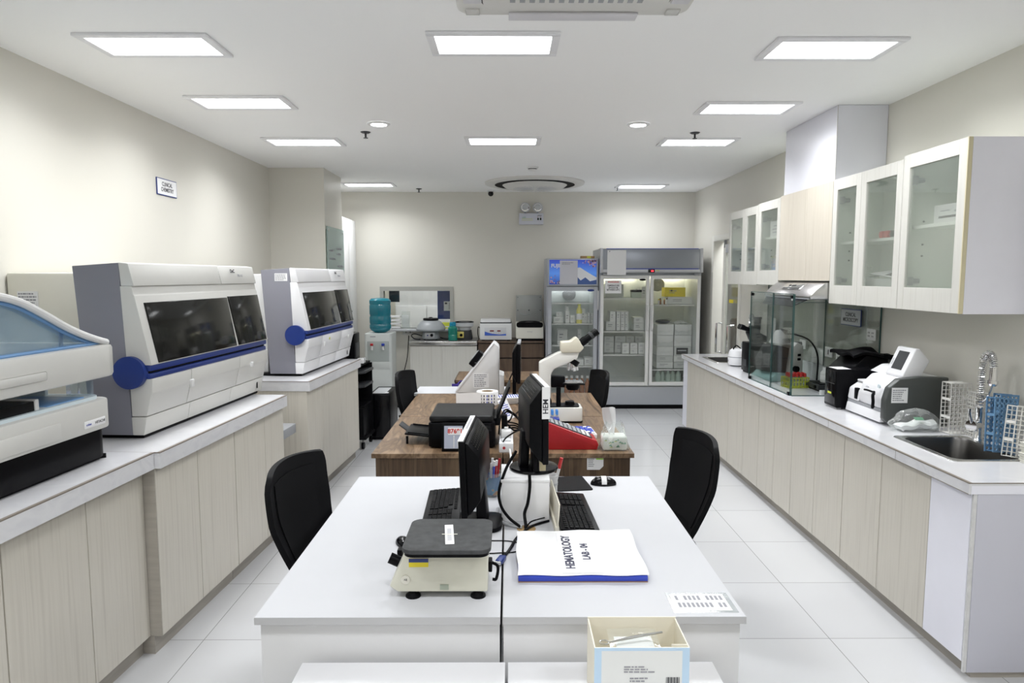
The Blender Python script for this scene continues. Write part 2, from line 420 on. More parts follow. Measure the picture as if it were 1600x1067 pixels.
for x, y, l in ((-.075, 3.56, 'rectangular ceiling light right in front of the square air conditioner'),
                (1.645, 3.63, 'rectangular ceiling light, front one of the row along the right wall'),
                (-1.79, 4.73, 'rectangular ceiling light, second from the front on the left side'),
                (1.65, 4.87, 'rectangular ceiling light above the duct box, second on the right side'),
                (-1.775, 6.08, 'rectangular ceiling light, third from the front on the left side'),
                (-.05, 6.03, 'rectangular ceiling light midway between the two round downlights'),
                (1.64, 6.07, 'rectangular ceiling light, third from the front on the right side'),
                (-1.78, 8.86, 'rectangular ceiling light farthest back, beside the pillar'),
                (1.72, 9.0, 'rectangular ceiling light farthest back, above the fridges')):
    q = dup(p, (x, y, CZ), None, l)
    if y > 8.95:      # the tube over the fridges glows weaker than the others
        for lo in q.children:
            if lo.type == 'LIGHT': lo.data = lo.data.copy(); lo.data.energy = 9
for x, y, l in ((-1.3, .9, 'added unseen ceiling light above the front left corner'), (1.64, 1.0, 'added unseen ceiling light above the near end of right counter'), (-1.5, -1.2, 'added unseen ceiling light behind the camera on the left'), (1.64, -1.2, 'added unseen ceiling light behind the camera on the right'), (.15, .8, 'added unseen ceiling light straight above the camera')):  # extra panels out of view, added to light the near end
    dup(p, (x, y, CZ), None, l)
# unseen panels added to brighten the neighbouring rooms
HATCH = []
for xx, l in ((-1.7, 'left'), (-.8, 'right')): HATCH.append(dup(p, (xx, 10.02, CZ), None, f'added unseen ceiling light in the room behind the hatch, {l} one'))
for yy, l in ((8.3, 'middle'), (9.6, 'far'), (7.0, 'near')): dup(p, (3.25, yy, CZ), None, f'added unseen ceiling light in the corridor beyond the glass door, {l} one')
for q in HATCH:
    for lo in q.children:
        if lo.type == 'LIGHT': lo.data = lo.data.copy(); lo.data.energy = 7.5
def downlight(x, y, lab):
    o = thing('downlight', lab, 'downlight', (x, y, CZ), 0, 'round recessed downlights')
    B().lathe([(.06, -.002), (.062, -.012), (.085, -.010), (.088, -.001)], WHITE, n=28).build('trim_ring', o)
    B().cyl((0, 0, -.006), (0, 0, -.001), .061, DOWNL, n=28).build('lens', o)
downlight(-.997, 5.38, 'round recessed downlight on the left half of the ceiling')
downlight(.997, 5.39, 'round recessed downlight on the right half of the ceiling')
def sprinkler(x, y, lab):
    o = thing('sprinkler', lab, 'sprinkler', (x, y, CZ), 0, 'fire sprinklers in the ceiling')
    B().lathe([(0, -.012), (.03, -.010), (.042, -.001)], DGREY, n=20).build('escutcheon', o)
    b = B(); b.cyl((0, 0, -.045), (0, 0, -.01), .008, DGREY, n=10); b.build('stem', o)
    b = B(); b.cyl((0, 0, -.050), (0, 0, -.046), .019, DGREY, n=16); b.build('deflector', o)
sprinkler(-1.163, 5.69, 'dark fire sprinkler near the left round downlight')
sprinkler(1.519, 5.70, 'dark fire sprinkler beside the third light on the right')
sprinkler(-1.2, 9.28, 'dark fire sprinkler near the back wall on the left')
sprinkler(1.427, 9.10, 'dark fire sprinkler near the back wall above the fridges')
o = thing('smoke_detector', 'small white round smoke detector in front of round air conditioner', 'smoke detector', (.255, 7.47, CZ))
B().lathe([(0, -.042), (.035, -.040), (.05, -.026)], WHITE, n=24).build('head', o); B().lathe([(.045, -.026), (.045, -.018)], DGREY, n=24).build('slot_ring', o); B().lathe([(.05, -.018), (.062, -.012), (.065, -.001)], WHITE, n=24).build('base', o)
o = thing('dome_camera', 'small black dome camera on the ceiling near the back wall', 'camera', (-.245, 9.45, CZ))
B().lathe([(.03, -.004), (.045, -.001), (.045, -.02), (.03, -.022)], WHITE, n=20).build('mount', o); B().ball((0, 0, -.045), .038, BLACKG).build('dome', o)
# square cassette air conditioner
o = thing('air_conditioner', 'square white cassette air conditioner at the front of the ceiling', 'air conditioner', (.275, 2.63, CZ))
ACW = mat('aircon_white', (.70, .69, .66), .4)
B().rrect(-.495, .495, -.48, .48, .07, 'z', -.032, -.001, ACW, bev=.008).build('panel', o)
b = B(); b.rrect(-.39, .39, -.39, .39, .09, 'z', -.040, -.033, mat('aircon_gap', (.05, .05, .05), .6)); b.build('gap', o)
b = B(); b.rrect(-.382, .382, -.382, .382, .085, 'z', -.052, -.040, ACW, bev=.004); b.build('grille_frame', o)
b = B()
for k in range(14): b.box(-.27+k*.040, -.27+k*.040+.022, -.285, .285, -.0535, -.0525, MGREY)
b.build('grille', o)
LAVW = mat('louver_white', (.66, .65, .68), .4)
for a in range(4):
    B().box(-.275, .275, .385, .46, -.062, -.052, LAVW, .003, X=Matrix.Rotation(R(90*a), 4, 'Z')).build('louver', o)
for a in range(4):
    B().box(.40, .46, .40, .46, -.036, -.033, OFFW, .006, X=Matrix.Rotation(R(90*a), 4, 'Z')).build('corner_cover', o)
# round cassette
o = thing('air_conditioner', 'round white cassette air conditioner at the back of the ceiling', 'air conditioner', (.325, 8.70, CZ))
B().lathe([(.50, -.03), (.56, -.034), (.62, -.02), (.625, -.001)], ACW, n=56).build('rim', o)
B().lathe([(.40, -.031), (.40, -.024), (.50, -.024), (.50, -.031)], BLACKM, n=56).build('slot', o)
B().lathe([(0, -.075), (.28, -.075), (.37, -.060), (.405, -.032)], ACW, n=56).build('disc', o)
b = B()
for k in range(30): b.cyl((.05*math.cos(k*.21), .05*math.sin(k*.21), -.0755), (.27*math.cos(k*.2094), .27*math.sin(k*.2094), -.0755), .003, LGREY, n=5)
b.build('grille', o)

# ------------------------------------------------------------------ wall signs
def sign(name, label, loc, rot, W, H, txt, face, border):
    o = thing(name, label, 'sign', loc, 0, rot=rot)
    B().box(-W/2, W/2, 0, .006, -H/2, H/2, border).build('frame', o)
    B().box(-W/2+.006, W/2-.006, -.0015, 0, -H/2+.006, H/2-.006, face).build('sheet', o)
    text(txt, H*.34, INK, o, (0, -.002, 0), FACE_CAM, sx=.85, bold=.0006)
sign('wall_sign', 'small white CLINICAL CHEMISTRY sign high on the left wall', (-XW+.008, 5.28, 2.40), (0, 0, R(90)), .30, .125, 'CLINICAL\nCHEMISTRY', PAPER, NAVY)

# ------------------------------------------------------------------ base cabinets (local: front plane x=0 facing +x, run along y from 0, depth to -x)
def base_cabinet(label, loc, rz, splits, depth, h, group, ph=.10, pr=.04, fill=None, end0=None, end1=None, front=1, sink=0, body=LAM, plm=LAMD):
    o = thing('base_cabinet', label, 'cabinet', loc, rz, group)
    s = front; y0, y1 = splits[0], splits[-1]
    def bx(bb, xa, xb, *a, **k): bb.box(min(s*xa, s*xb), max(s*xa, s*xb), *a, **k)
    b = B(); hb = h-sink if sink else h
    bx(b, -depth, -.02, y0+.001, y1-.001, ph, hb, body)
    if sink: bx(b, -depth, -.02, y0+.001, y0+.017, hb, h, body); bx(b, -depth, -.02, y1-.017, y1-.001, hb, h, body); bx(b, -depth, -depth+.01, y0+.017, y1-.017, hb, h, body)
    b.build('body', o)
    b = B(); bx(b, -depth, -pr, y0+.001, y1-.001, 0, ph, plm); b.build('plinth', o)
    for i, (a, c) in enumerate(zip(splits, splits[1:])):
        b = B(); f = fill and i in fill
        bx(b, -.019, 0, a+.0022, c-.0022, ph-.01, h-.004, LAV if f else LAM, bev=.0012, seg=1); b.build('side_filler' if f else 'door', o)
    if end0: b = B(); bx(b, -depth, -.001, y0-.004, y0, ph-.01, h, end0); b.build('end_panel', o)
    if end1: b = B(); bx(b, -depth, -.001, y1, y1+.004, ph-.01, h, end1); b.build('end_panel', o)
    return o

PH = math.atan(.0577); CP, SP = math.cos(PH), math.sin(PH)
def L(x, s, z=0): return (-1.731+x*CP+s*SP, s*CP-x*SP, z)
LZ = .95
GL = 'left side base cabinets'
def lcab(label, x, s0, splits, depth, **k):
    return base_cabinet(label, L(x, s0), -PH, [q-s0 for q in splits], depth, LZ-.075, GL, **k)
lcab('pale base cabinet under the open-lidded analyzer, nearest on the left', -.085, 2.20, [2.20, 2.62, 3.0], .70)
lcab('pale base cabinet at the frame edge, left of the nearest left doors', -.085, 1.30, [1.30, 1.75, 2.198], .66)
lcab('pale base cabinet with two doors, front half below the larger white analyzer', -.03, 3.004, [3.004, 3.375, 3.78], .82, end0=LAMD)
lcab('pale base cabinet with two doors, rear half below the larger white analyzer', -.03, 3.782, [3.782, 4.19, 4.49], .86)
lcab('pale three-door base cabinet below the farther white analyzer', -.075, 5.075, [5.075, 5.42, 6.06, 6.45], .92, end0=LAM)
def ltop(label, x, s0, s1, depth):
    o = thing('countertop', label, 'countertop', L(x, s0), -PH, 'left side worktops')
    n = s1-s0
    B().box(-depth, -.012, .0, n, LZ-.014-LZ+LZ, LZ, TOPM).build('slab', o)
    b = B(); b.box(-.012, 0, 0, n, LZ-.075, LZ-.004, TOPE); b.box(-depth, -.012, 0, .012, LZ-.075, LZ-.014, TOPE); b.box(-depth, -.012, n-.012, n, LZ-.075, LZ-.014, TOPE)
    b.build('edge_band', o)
    b = B(); b.box(-.013, .0006, -.0004, n+.0004, LZ-.0045, LZ+.0003, TRIMB); b.box(-depth, -.013, -.0006, 0, LZ-.0045, LZ+.0003, TRIMB); b.build('edge_seam', o)
    B().box(-depth, -.05, .012, n-.012, LZ-.075, LZ-.014, LAMD).build('core', o)
    return o
ltop('white marbled worktop under the open-lidded analyzer at the left edge', -.026, 1.28, 2.999, .75)
ltop('white marbled worktop under the larger white analyzer', 0, 3.0, 4.49, .90)
ltop('white marbled worktop under the farther white analyzer', -.05, 5.065, 6.46, .98)

# ------------------------------------------------------------------ the two big white analyzers (local: base front edge x=0, run +y, z from bench)
def analyzer(label, loc, Ln, sticker, rear, cond=OFFW):
    o = thing('chemistry_analyzer', label, 'analyzer', loc, -PH, 'big white chemistry analyzers')
    W = cond
    B().box(-.62, -.02, .03, Ln-.02, 0, .02, BLACK).build('plinth', o)
    B().prism([(-.31, .83), (-.083, .845), (-.055, .02), (-.26, .02)], 'y', 0, Ln, GREY, .003).build('side_panel', o)
    B().box(-.86, -.315, rear, Ln, .0, .80, CREAM if cond is OFFW else WHITE, .012).build('rear_housing', o)
    # front slope: x at height z
    def fx(z): return -.03+(.84-z)/(.84-.37)*.085
    b = B(); b.prism([(-.083, .847), (-.035, .842), (fx(.735), .735), (-.075, .735)], 'y', -.003, .865*Ln/1.35, W, .004)
    b.prism([(-.083, .847), (-.035, .842), (fx(.735), .735), (-.075, .735)], 'y', .872*Ln/1.35, Ln, W, .004)
    b.build('top_cover', o)
    b = B(); b.prism([(-.08, .735), (fx(.735)-.012, .735), (fx(.695)-.012, .695), (fx(.695)-.008, .69), (fx(.36), .36), (-.066, .36)], 'y', -.003, Ln, W, .003); b.build('front_cover', o)
    k = Ln/1.35
    def win(a, c, z0, z1):
        b = B(); e = .004
        b.prism([(fx(z0)-.02, z0), (fx(z0)+e, z0), (fx(z1)+e, z1), (fx(z1)-.02, z1)], 'y', a, c, SMOKE, .003); return b.build('window', o)
    win(.055*k, .89*k, .365, .655); win(.915*k, 1.325*k, .365, .66)
    b = B(); b.box(-.06, .050, .0, Ln-.01, .33, .36, NAVY, .006); b.build('blue_rail', o)
    b = B(); b.box(-.06, .03, .0, Ln-.005, .30, .331, BLACK); b.build('shadow_gap', o)
    b = B(); b.box(-.06, .045, .0, Ln-.01, .292, .318, NAVY, .006); b.build('blue_rail', o)
    b = B(); b.cyl((-.045, -.028, .325), (-.045, .006, .325), .078, NAVY, n=40); b.build('blue_disc', o)
    for a, c in ((0, .36*k), (.365*k, .93*k), (.935*k, 1.345*k)):
        b = B(); b.prism([(-.058, .295), (.055, .292), (.05, .225), (.044, .215), (.018, .112), (-.056, .112)], 'y', a, c, W, .004); b.build('lower_door', o)
    for a, c in ((0, .40*k), (.403*k, .88*k), (.883*k, 1.345*k)):
        b = B(); b.prism([(-.058, .108), (.017, .108), (.0, .02), (-.056, .02)], 'y', a, c, W, .003); b.build('kick_panel', o)
    B().box(.006, .0085, Ln-.10, Ln-.085, .045, .085, BLACK, X=Matrix.Translation((.004, 0, 0))).build('vent', o)
    tilt = Matrix.Rotation(R(-10.2), 4, 'Y')
    text('DxC', .030, INK, o, (fx(.81)+.004, 1.03*k, .812), (R(80), 0, R(90)), bold=.001)
    text('700 AU', .024, INKG, o, (fx(.785)+.005, 1.12*k, .785), (R(80), 0, R(90)))
    b = B(); b.box(fx(.235)+.004, fx(.235)+.016, .28*k, .31*k, .21, .25, WHITE, .004); b.build('latch', o)
    b = B(); b.box(fx(.235)+.004, fx(.235)+.016, 1.0*k, 1.03*k, .22, .25, WHITE, .004); b.build('latch', o)
    if sticker:
        b = B(); b.box(-.20, -.10, -.0015, -.0003, .745, .805, PAPER); s = b.build('label_sheet', o)
        lines(s, -.195, -.105, .75, .80, 5, -.0016, seed=3)
        B().box(.052, .0545, .50, .525, .245, .265, YELG, X=Matrix.Translation((0, 0, 0))).build('sticker', o)
    return o
analyzer('big white analyzer with smoked windows and blue disc, nearer and larger of the two', L(-.207, 3.225, LZ+.001), 1.35, False, .27)
analyzer('big white analyzer with a label sheet on its grey side, farther of the two', L(-.19, 5.31, LZ+.001), 1.25, True, .10, WHITE2)
# papers taped on the rear housing of the nearer analyzer
o = thing('notice_sheet', 'small printed sheet stuck on the cream housing behind the open-lidded analyzer', 'notice', L(-.955, 3.492, 1.60), -PH)
B().box(-.055, .055, 0, .002, -.065, .055, PAPER).build('sheet', o); lines(o, -.05, .05, -.06, .05, 7, 0, seed=9)
o = tag(B().box(-.06, .04, 0, .002, -.012, .010, BLUE).build('blue_tape', loc=L(-.62, 3.492, LZ+.785), rot=(0, 0, -PH)), 'strip of blue tape on top edge of the cream housing', 'tape')

# ------------------------------------------------------------------ near open-lidded analyzer (local: front plane x=0, far end y=0 and running to -y)
o = thing('chemistry_analyzer', 'white analyzer with raised light blue hood at the left edge', 'analyzer', L(-.16, 2.945, LZ+.001), -PH)
N = -1.30; DP = -.68
b = B(); b.prism([(DP+.03, -.045), (-.02, -.045), (-.035, -.06), (-.035, N+.03), (DP+.03, N+.03)], 'z', 0, .02, BLACKM)
b.rrect(DP+.02, -.015, N+.02, -.035, .05, 'z', .012, .142, BLACK, bev=.006); b.build('base', o)
b = B(); b.rrect(DP, 0, N, -.01, .05, 'z', .135, .262, OFFW, bev=.010); b.build('body', o)
b = B(); b.box(-.004, .006, N+.1, -.335, .150, .215, OFFW, .004); b.build('front_flap', o)
b = B(); b.box(-.003, .0025, -.20, -.07, .158, .188, PAPER, .001); p = b.build('name_plate', o)
text('cobas', .014, INKB, p, (.003, -.175, .173), FACE_PX); text('HITACHI', .016, INK, p, (.003, -.105, .173), FACE_PX)
b = B(); b.rrect(DP+.03, -.03, N+.03, -.035, .05, 'z', .255, .275, LBLUE); b.build('deck', o)
b = B(); b.box(-.12, -.06, -.06, -.045, .27, .365, HOODB); b.box(-.62, -.58, -.10, -.05, .27, .365, LBLUE, .005)
b.box(-.16, -.13, -.075, -.045, .27, .365, HOODB); b.box(DP+.06, -.25, -.08, -.06, .27, .34, LBLUE, .004); b.build('hinge_post', o)
b = B(); b.box(-.5, -.045, N+.05, -.40, .275, .312, BLACK, .003); b.box(-.5, -.040, -.405, -.385, .276, .318, WHITE, .003); b.build('sample_tray', o)
b = B(); b.box(-.30, -.05, -.33, -.12, .272, .279, LBLUE2, .002); b.build('tray_slot', o)
# raised lid
b = B()
b.rrect(DP, .022, N, 0, .04, 'z', .355, .495, OFFW, bev=.016)
b.build('lid', o)
b = B(); b.box(.018, .028, N+.05, -.42, .395, .43, OFFW, .008); b.build('lid_grip', o)
prof = [(-.035, .497), (-.09, .512), (-.17, .538), (-.27, .578), (-.38, .632), (-.50, .685), (-.64, .715), (-.80, .72), (-1.0, .70), (-1.2, .62), (N+.03, .50)]
cv = catmull([(0, y, z) for y, z in prof], 4)
def shell(u, v):
    i = min(int(u*(len(cv)-1)), len(cv)-2); f = u*(len(cv)-1)-i; p = cv[i].lerp(cv[i+1], f)
    return Vector((.0-v*.62, p.y, p.z))
b = B(); b.grid(shell, 40, 6, HOODT, .006); b.build('hood', o)
pl = [(p.y, p.z) for p in cv] + [(N+.03, .49), (-.035, .49)]
b = B(); b.prism(pl, 'x', -.63, -.62, HOODT); b.build('hood_back', o)
b = B(); b.prism(pl, 'x', -.030, -.026, HOODB); b.build('hood_window', o)
b = B(); b.tube([(.002, p.y, p.z+.004) for p in cv], .014, WHITE, smooth=False, n=10); b.build('hood_rim', o)
b = B(); b.tube([(-.012, p.y-.004, p.z-.014) for p in cv], .007, LBLUE2, smooth=False); b.tube([(-.008, -.05, .50), (-.008, N+.05, .50)], .007, LBLUE2, smooth=False); b.build('blue_seal', o)
b = B(); b.tube([(-.04, -.25, .50), (-.05, -.235, .53), (-.04, -.245, .555), (-.05, -.24, .58)], .008, LBLUE2); b.build('hose', o)

# ------------------------------------------------------------------ cart, tower and cupboard past the left benches
o = thing('instrument_cart', 'black cart with two grey trays behind the farther left bench', 'cart', (-1.66, 6.92, 0), R(-3))
b = B(); b.box(-.24, .24, -.19, .19, .10, .13, BLACKM, .004); b.box(-.24, -.21, -.19, .19, .13, .84, BLACKM); b.box(-.21, .22, .17, .19, .13, .84, BLACKM)
b.box(-.21, .22, -.19, -.17, .13, .42, BLACKM); b.build('frame', o)
B().box(-.20, .22, -.165, .165, .135, .44, BLACK, .008).build('drawer_unit', o)
B().box(-.20, .30, -.17, .165, .60, .625, DGREY, .003, X=Matrix.Rotation(R(-6), 4, 'Y')).build('tray', o)
B().box(-.20, .32, -.17, .165, .74, .765, DGREY, .003, X=Matrix.Rotation(R(-6), 4, 'Y')).build('tray', o)
B().box(-.24, .20, -.19, .19, .84, .86, BLACKM, .003).build('top', o)
for x in (-.2, .2):
    for y in (-.15, .15):
        b = B(); b.cyl((x-.012, y, .035), (x+.012, y, .035), .035, BLACK, n=18); b.cyl((x, y, .035), (x, y, .10), .01, MGREY); b.build('caster', o)
o = thing('printer', 'black upright device on the cart behind the farther analyzer', 'printer', (-1.70, 6.95, .861))
B().box(-.17, .15, -.12, .12, 0, .30, BLACK, .012).build('body', o); B().box(.15, .156, -.09, .09, .06, .2, DGREY, .004).build('front_panel', o)
o = thing('paper_pad', 'small white paper bundle beside the black device on the cart', 'paper', (-1.49, 6.86, .861))
B().box(-.03, .03, -.05, .05, 0, .05, PAPER, .003).build('sheets', o); B().box(-.031, .031, -.01, .01, -.0, .052, DGREY).build('band', o)
o = thing('computer_tower', 'black computer tower on the floor beside the black cart', 'computer', (-1.365, 7.375, 0))
B().box(-.11, .11, -.24, .24, .015, .50, BLACK, .012).build('case', o)
B().box(-.10, .10, -.248, -.238, .03, .485, BLACKG, .004).build('front_panel', o); B().box(-.08, .06, -.22, .15, .499, .502, LGREY).build('top_sheet', o)
B().box(.05, .085, -.21, -.16, .5, .503, PAPER).build('sticker', o)
for x in (-.08, .08):
    B().box(x-.02, x+.02, -.2, .2, 0, .016, BLACKM).build('foot', o)
o = thing('cupboard', 'tall plain white cupboard between the pillar and the back wall', 'cupboard', (-2.35, 9.1, 0))
B().box(-.24, .23, -.37, .37, 0, 2.49, WHITE, .003).build('body', o)
B().box(.231, .249, -.368, -.002, .05, 2.48, WHITE, .002).build('door', o); q = B().box(.231, .249, .002, .368, .05, 2.48, WHITE, .002).build('door', o)
B().ball((.262, -.05, 1.27), .018, DGREY).build('knob', q)
# glass message board on the pillar
o = thing('message_board', 'frosted glass board with handwriting on the side of pillar', 'board', (-1.985, 7.90, 1.55))
B().box(0, .008, -.37, .37, -.1, .73, glass('frosted_board', (.74, .84, .82), .05, .15, .45, (.52, .64, .62))).build('glass_sheet', o)
b = B()
for z, y0, y1 in ((.47, -.30, -.12), (.50, .02, .25), (.44, .02, .2), (.38, -.30, -.05), (.30, .05, .32), (.22, -.30, .25), (.17, -.30, .28), (.10, -.3, .2)):
    y = y0; rr = random.Random(int(z*100))
    while y < y1:
        w_ = rr.uniform(.015, .035); b.box(.0085, .0095, y, y+w_*.6, z-.012, z+.012*rr.random()+.004, INKG); y += w_
b.build('handwriting', o)
for y in (-.33, .33):
    for z in (-.06, .69): B().cyl((-.014, y, z), (.012, y, z), .012, METAL, n=14).build('standoff', o)

o = thing('stool', 'grey stool tucked in the gap between two left benches', 'stool', (-1.72, 4.80, 0), -PH)
b = B(); b.box(-.15, .15, -.15, .15, .59, .66, MGREY, .008); b.build('seat', o)
b = B(); b.cyl((0, 0, .04), (0, 0, .59), .03, BLACK); b.build('column', o)
b = B(); b.lathe([(0, 0), (.16, 0), (.16, .012), (.03, .05), (0, .05)], DGREY, n=28); b.build('base', o)

# ------------------------------------------------------------------ office chairs (local: sitter faces +y)
def office_chair(label, loc, rz):
    o = thing('office_chair', label, 'chair', loc, rz, 'black mesh office chairs')
    def back(u, v, inset=0.):
        # u across 0..1, v up 0..1
        w = (.165+.085*min(1, v*1.7)) * (1-.0*v) - inset
        x = (u-.5)*2
        cr = max(0, v-.86)/.14
        xx = x*w*(1-.10*cr*cr)
        z = .47+.49*v - x*x*.022*v
        y = -.21-.10*v+.045*math.sin(v*3.0)*-.6 + x*x*(.055)
        return Vector((xx, y, z))
    b = B(); b.grid(lambda u, v: back(u, v), 18, 18, BLACKM, -.022); b.build('backrest_frame', o, sharp=60)
    b = B(); b.grid(lambda u, v: back(.16+.68*u, .12+.76*v)+Vector((0, .006, 0)), 14, 14, MESHF, -.004); b.build('backrest_mesh', o, sharp=60)
    def seat(u, v):
        x = (u-.5)*2; y = (v-.5)*2; k = 1-.12*abs(x*y)**2
        return Vector((x*.235*k, y*.225*k, .465-.03*max(0, y)**3+.012*x*x-.03*max(0, abs(x)-.8)))
    b = B(); b.grid(seat, 14, 14, BLACKM, .055); b.build('seat', o, sharp=60)
    b = B(); b.tube([(0, -.02, .405), (0, -.20, .41), (0, -.275, .48), (0, -.312, .60)], .024, BLACK); b.build('back_bracket', o)
    b = B(); b.box(-.09, .09, -.10, .10, .375, .415, BLACK, .01); b.build('tilt_mechanism', o)
    b = B(); b.cyl((0, 0, .20), (0, 0, .385), .02, METAL); b.cyl((0, 0, .09), (0, 0, .24), .03, BLACK); b.build('gas_column', o)
    for k in range(5):
        a = R(72*k+18); c, s = math.cos(a), math.sin(a)
        b = B(); b.tube([(.02*c, .02*s, .12), (.14*c, .14*s, .105), (.29*c, .29*s, .075)], .018, BLACK); l = b.build('leg', o)
        b = B(); b.cyl((.29*c-.02*s, .29*s+.02*c, .028), (.29*c+.02*s, .29*s-.02*c, .028), .028, BLACK, n=16); b.cyl((.29*c, .29*s, .03), (.29*c, .29*s, .075), .008, METAL, n=8); b.build('caster', l)
    return o
ch = office_chair('black mesh office chair at the left side of white front desk', (-.635, 2.80, 0), R(-100))
dup(ch, (.655, 3.27, 0), R(98.5), 'black mesh office chair at the right side of white front desk')
dup(ch, (-.575, 5.49, 0), R(-98), 'black mesh office chair at the far left side of wooden desks')
dup(ch, (.475, 5.52, 0), R(98), 'black mesh office chair in front of the fridges, right of wooden desks')

# ------------------------------------------------------------------ desks
def desk(label, x0, x1, y0, y1, h, top, edge, pan, group, th=.022, inner=1, ends='both', ov=.012):
    o = thing('desk', label, 'desk', ((x0+x1)/2, (y0+y1)/2, 0), 0, group)
    W, D = (x1-x0)/2-.0015, (y1-y0)/2-.001
    b = B(); b.box(-W+.001, W-.001, -D+.001, D-.001, h-th, h, top); b.build('desktop', o)
    b = B()
    for a in ((-W, W, -D, -D+.001), (-W, W, D-.001, D), (-W, -W+.001, -D+.001, D-.001), (W-.001, W, -D+.001, D-.001)): b.box(a[0], a[1], a[2], a[3], h-th, h-.0006, edge)
    b.build('edge_band', o)
    xo0, xo1 = (-W+ov, W-.002) if inner > 0 else (-W+.002, W-ov)
    b = B(); b.box(xo0, xo1, -D+.018, -D+.045, 0, h-th, pan); b.build('end_panel', o)
    if ends == 'both': b = B(); b.box(xo0, xo1, D-.045, D-.018, 0, h-th, pan); b.build('end_panel', o)
    xi = (W-.024, W-.004) if inner > 0 else (-W+.004, -W+.024)
    b = B(); b.box(xi[0], xi[1], -D+.045, D-.045, .28, h-th, pan); b.build('modesty_panel', o)
    return o
GW = 'white front desks'
desk('white laminate desk with the platform rotator on it, left front one', -.738, -.0235, 1.89, 3.29, .75, DESK, DESKE, DESKP, GW)
desk('white laminate desk with the open binder on it, right front one', -.0195, .69, 1.89, 3.29, .75, DESK, DESKE, DESKP, GW, inner=-1)
GD = 'walnut desks'
desk('walnut desk with the black printer on it, left of the middle', -.766, -.034, 3.72, 4.738, .75, WOOD, WOOD, WOODV, GD, th=.025, ov=.02)
desk('walnut desk with the red counter and tissue pack on it', -.032, .70, 3.72, 4.738, .75, WOOD, WOOD, WOODV, GD, th=.025, inner=-1, ov=.02)
desk('walnut desk under the label roll, behind the printer desk', -.768, -.034, 4.742, 5.68, .75, WOOD, WOOD, WOODV, GD, th=.025, ov=.02)
desk('walnut desk behind the microscope, rear right one', -.032, .695, 4.742, 5.72, .75, WOOD, WOOD, WOODV, GD, th=.025, inner=-1, ov=.02)
desk('white narrow desk behind the walnut desks, by far left chair', -.80, -.02, 5.69, 6.06, .75, DESK, DESKE, DESKP, 'rear side tables')
desk('walnut side table standing alone before the back counter', -.52, .36, 6.43, 7.04, .75, WOOD, WOOD, WOODV, 'rear side tables', inner=-1)
o = thing('cloth_bag', 'purple cloth bag hanging under the rear walnut side table', 'bag', (-.50, 6.425, .42))
b = B(); b.grid(lambda u, v: Vector((-.03+.16*u+.01*math.sin(v*5), -.03-.025*math.sin(u*3.1), .30*v)), 8, 8, PURP, .02); b.build('bag_body', o)
b = B(); b.tube([(.0, -.035, .28), (.05, -.02, .326), (.10, -.035, .28)], .006, PURP); b.build('strap', o)

# low white pedestals in front
def pedestal(label, x0, x1):
    o = thing('pedestal_cabinet', label, 'cabinet', ((x0+x1)/2, 1.60, 0), 0, 'low white pedestals at the front')
    W = (x1-x0)/2-.003
    B().box(-W, W, -.28, .28, .60, .62, WHITE2, .001).build('top', o)
    B().box(-W+.006, W-.006, -.25, .27, .05, .60, DESKP).build('body', o)
    B().box(-W+.008, W-.008, -.268, -.25, .055, .595, DESK, .002).build('door', o)
    b = B(); b.box(-W+.03, W-.03, -.23, .25, 0, .05, MGREY); b.build('plinth', o)
pedestal('low white pedestal cabinet in front of the left white desk', -.60, -.008)
pedestal('low white pedestal cabinet carrying the cream carton', -.006, .592)

# carton with a zip bag and tweezers
o = thing('carton', 'open cream and light blue carton on the front pedestal', 'box', (.335, 1.71, .62))
W, D, H = .12, .075, .182
b = B(); t = .003
b.box(-W, W, -D, -D+t, 0, H-.0, BOXC); b.box(-W, W, D-t, D, 0, H+.004, BOXC); b.box(-W, -W+t, -D+t, D-t, 0, H, BOXC); b.box(W-t, W, -D+t, D-t, 0, H, BOXC); b.box(-W+t, W-t, -D+t, D-t, 0, .003, BOXC)
b.build('carton_body', o)
b = B(); b.box(-W, W, -D-.0008, -D, H-.008, H, BOXB); b.box(-W, -W+.018, -D-.0008, -D, 0, H-.008, BOXB); b.box(W-.018, W, -D-.0008, -D, 0, H-.008, BOXB); b.box(-W+.018, W-.018, -D-.0005, -D, 0, H-.008, BOXW)
b.build('printed_front', o)
lines(o, -.045, .04, .115, .135, 3, -D-.0008, seed=2); lines(o, -.03, .03, .09, .105, 2, -D-.0008, seed=5)
b = B()
for k in range(14): b.box(.062+k*.0025, .062+k*.0025+.0004+.0014*((k*7) % 3)/2, -D-.0016, -D-.0005, .086, .104, INK)
b.build('barcode', o)
b = B(); b.box(W-.045, W-.005, -D+.004, -D+.006, .10, .188, BOXC); b.build('inner_flap', o)
o = thing('zip_bag', 'clear zip bag lying in the cream carton', 'bag', (.33, 1.715, .768))
b = B(); b.grid(lambda u, v: Vector((-.066+.13*u, -.05+.1*v, .012*math.sin(u*3)*math.sin(v*3)+.014*v)), 10, 8, BAG); b.build('bag_film', o)
B().box(-.05, .05, -.035, .03, .001, .003, mat('card_white', (.8, .8, .8), .6)).build('card', o)
o = thing('tweezers', 'steel tweezers lying on the zip bag in the carton', 'tweezers', (.345, 1.705, .785))
b = B(); b.tube([(-.085, -.012, -.002), (-.02, .0, .004), (.06, .014, .012)], .0022, METAL); b.tube([(-.085, -.012, -.002), (-.02, .006, .005), (.06, .016, .012)], .0022, METAL); b.build('arms', o)
b = B(); b.tube([(-.085+.012*math.cos(a*.63)-.012, -.012+.010*math.sin(a*.63), -.001) for a in range(11)], .002, METAL); b.build('ring', o)

# ------------------------------------------------------------------ platform rotator on the left white desk
o = thing('platform_rotator', 'cream laboratory platform rotator with a worn black top', 'rotator', (-.19, 2.10, .75))
b = B()
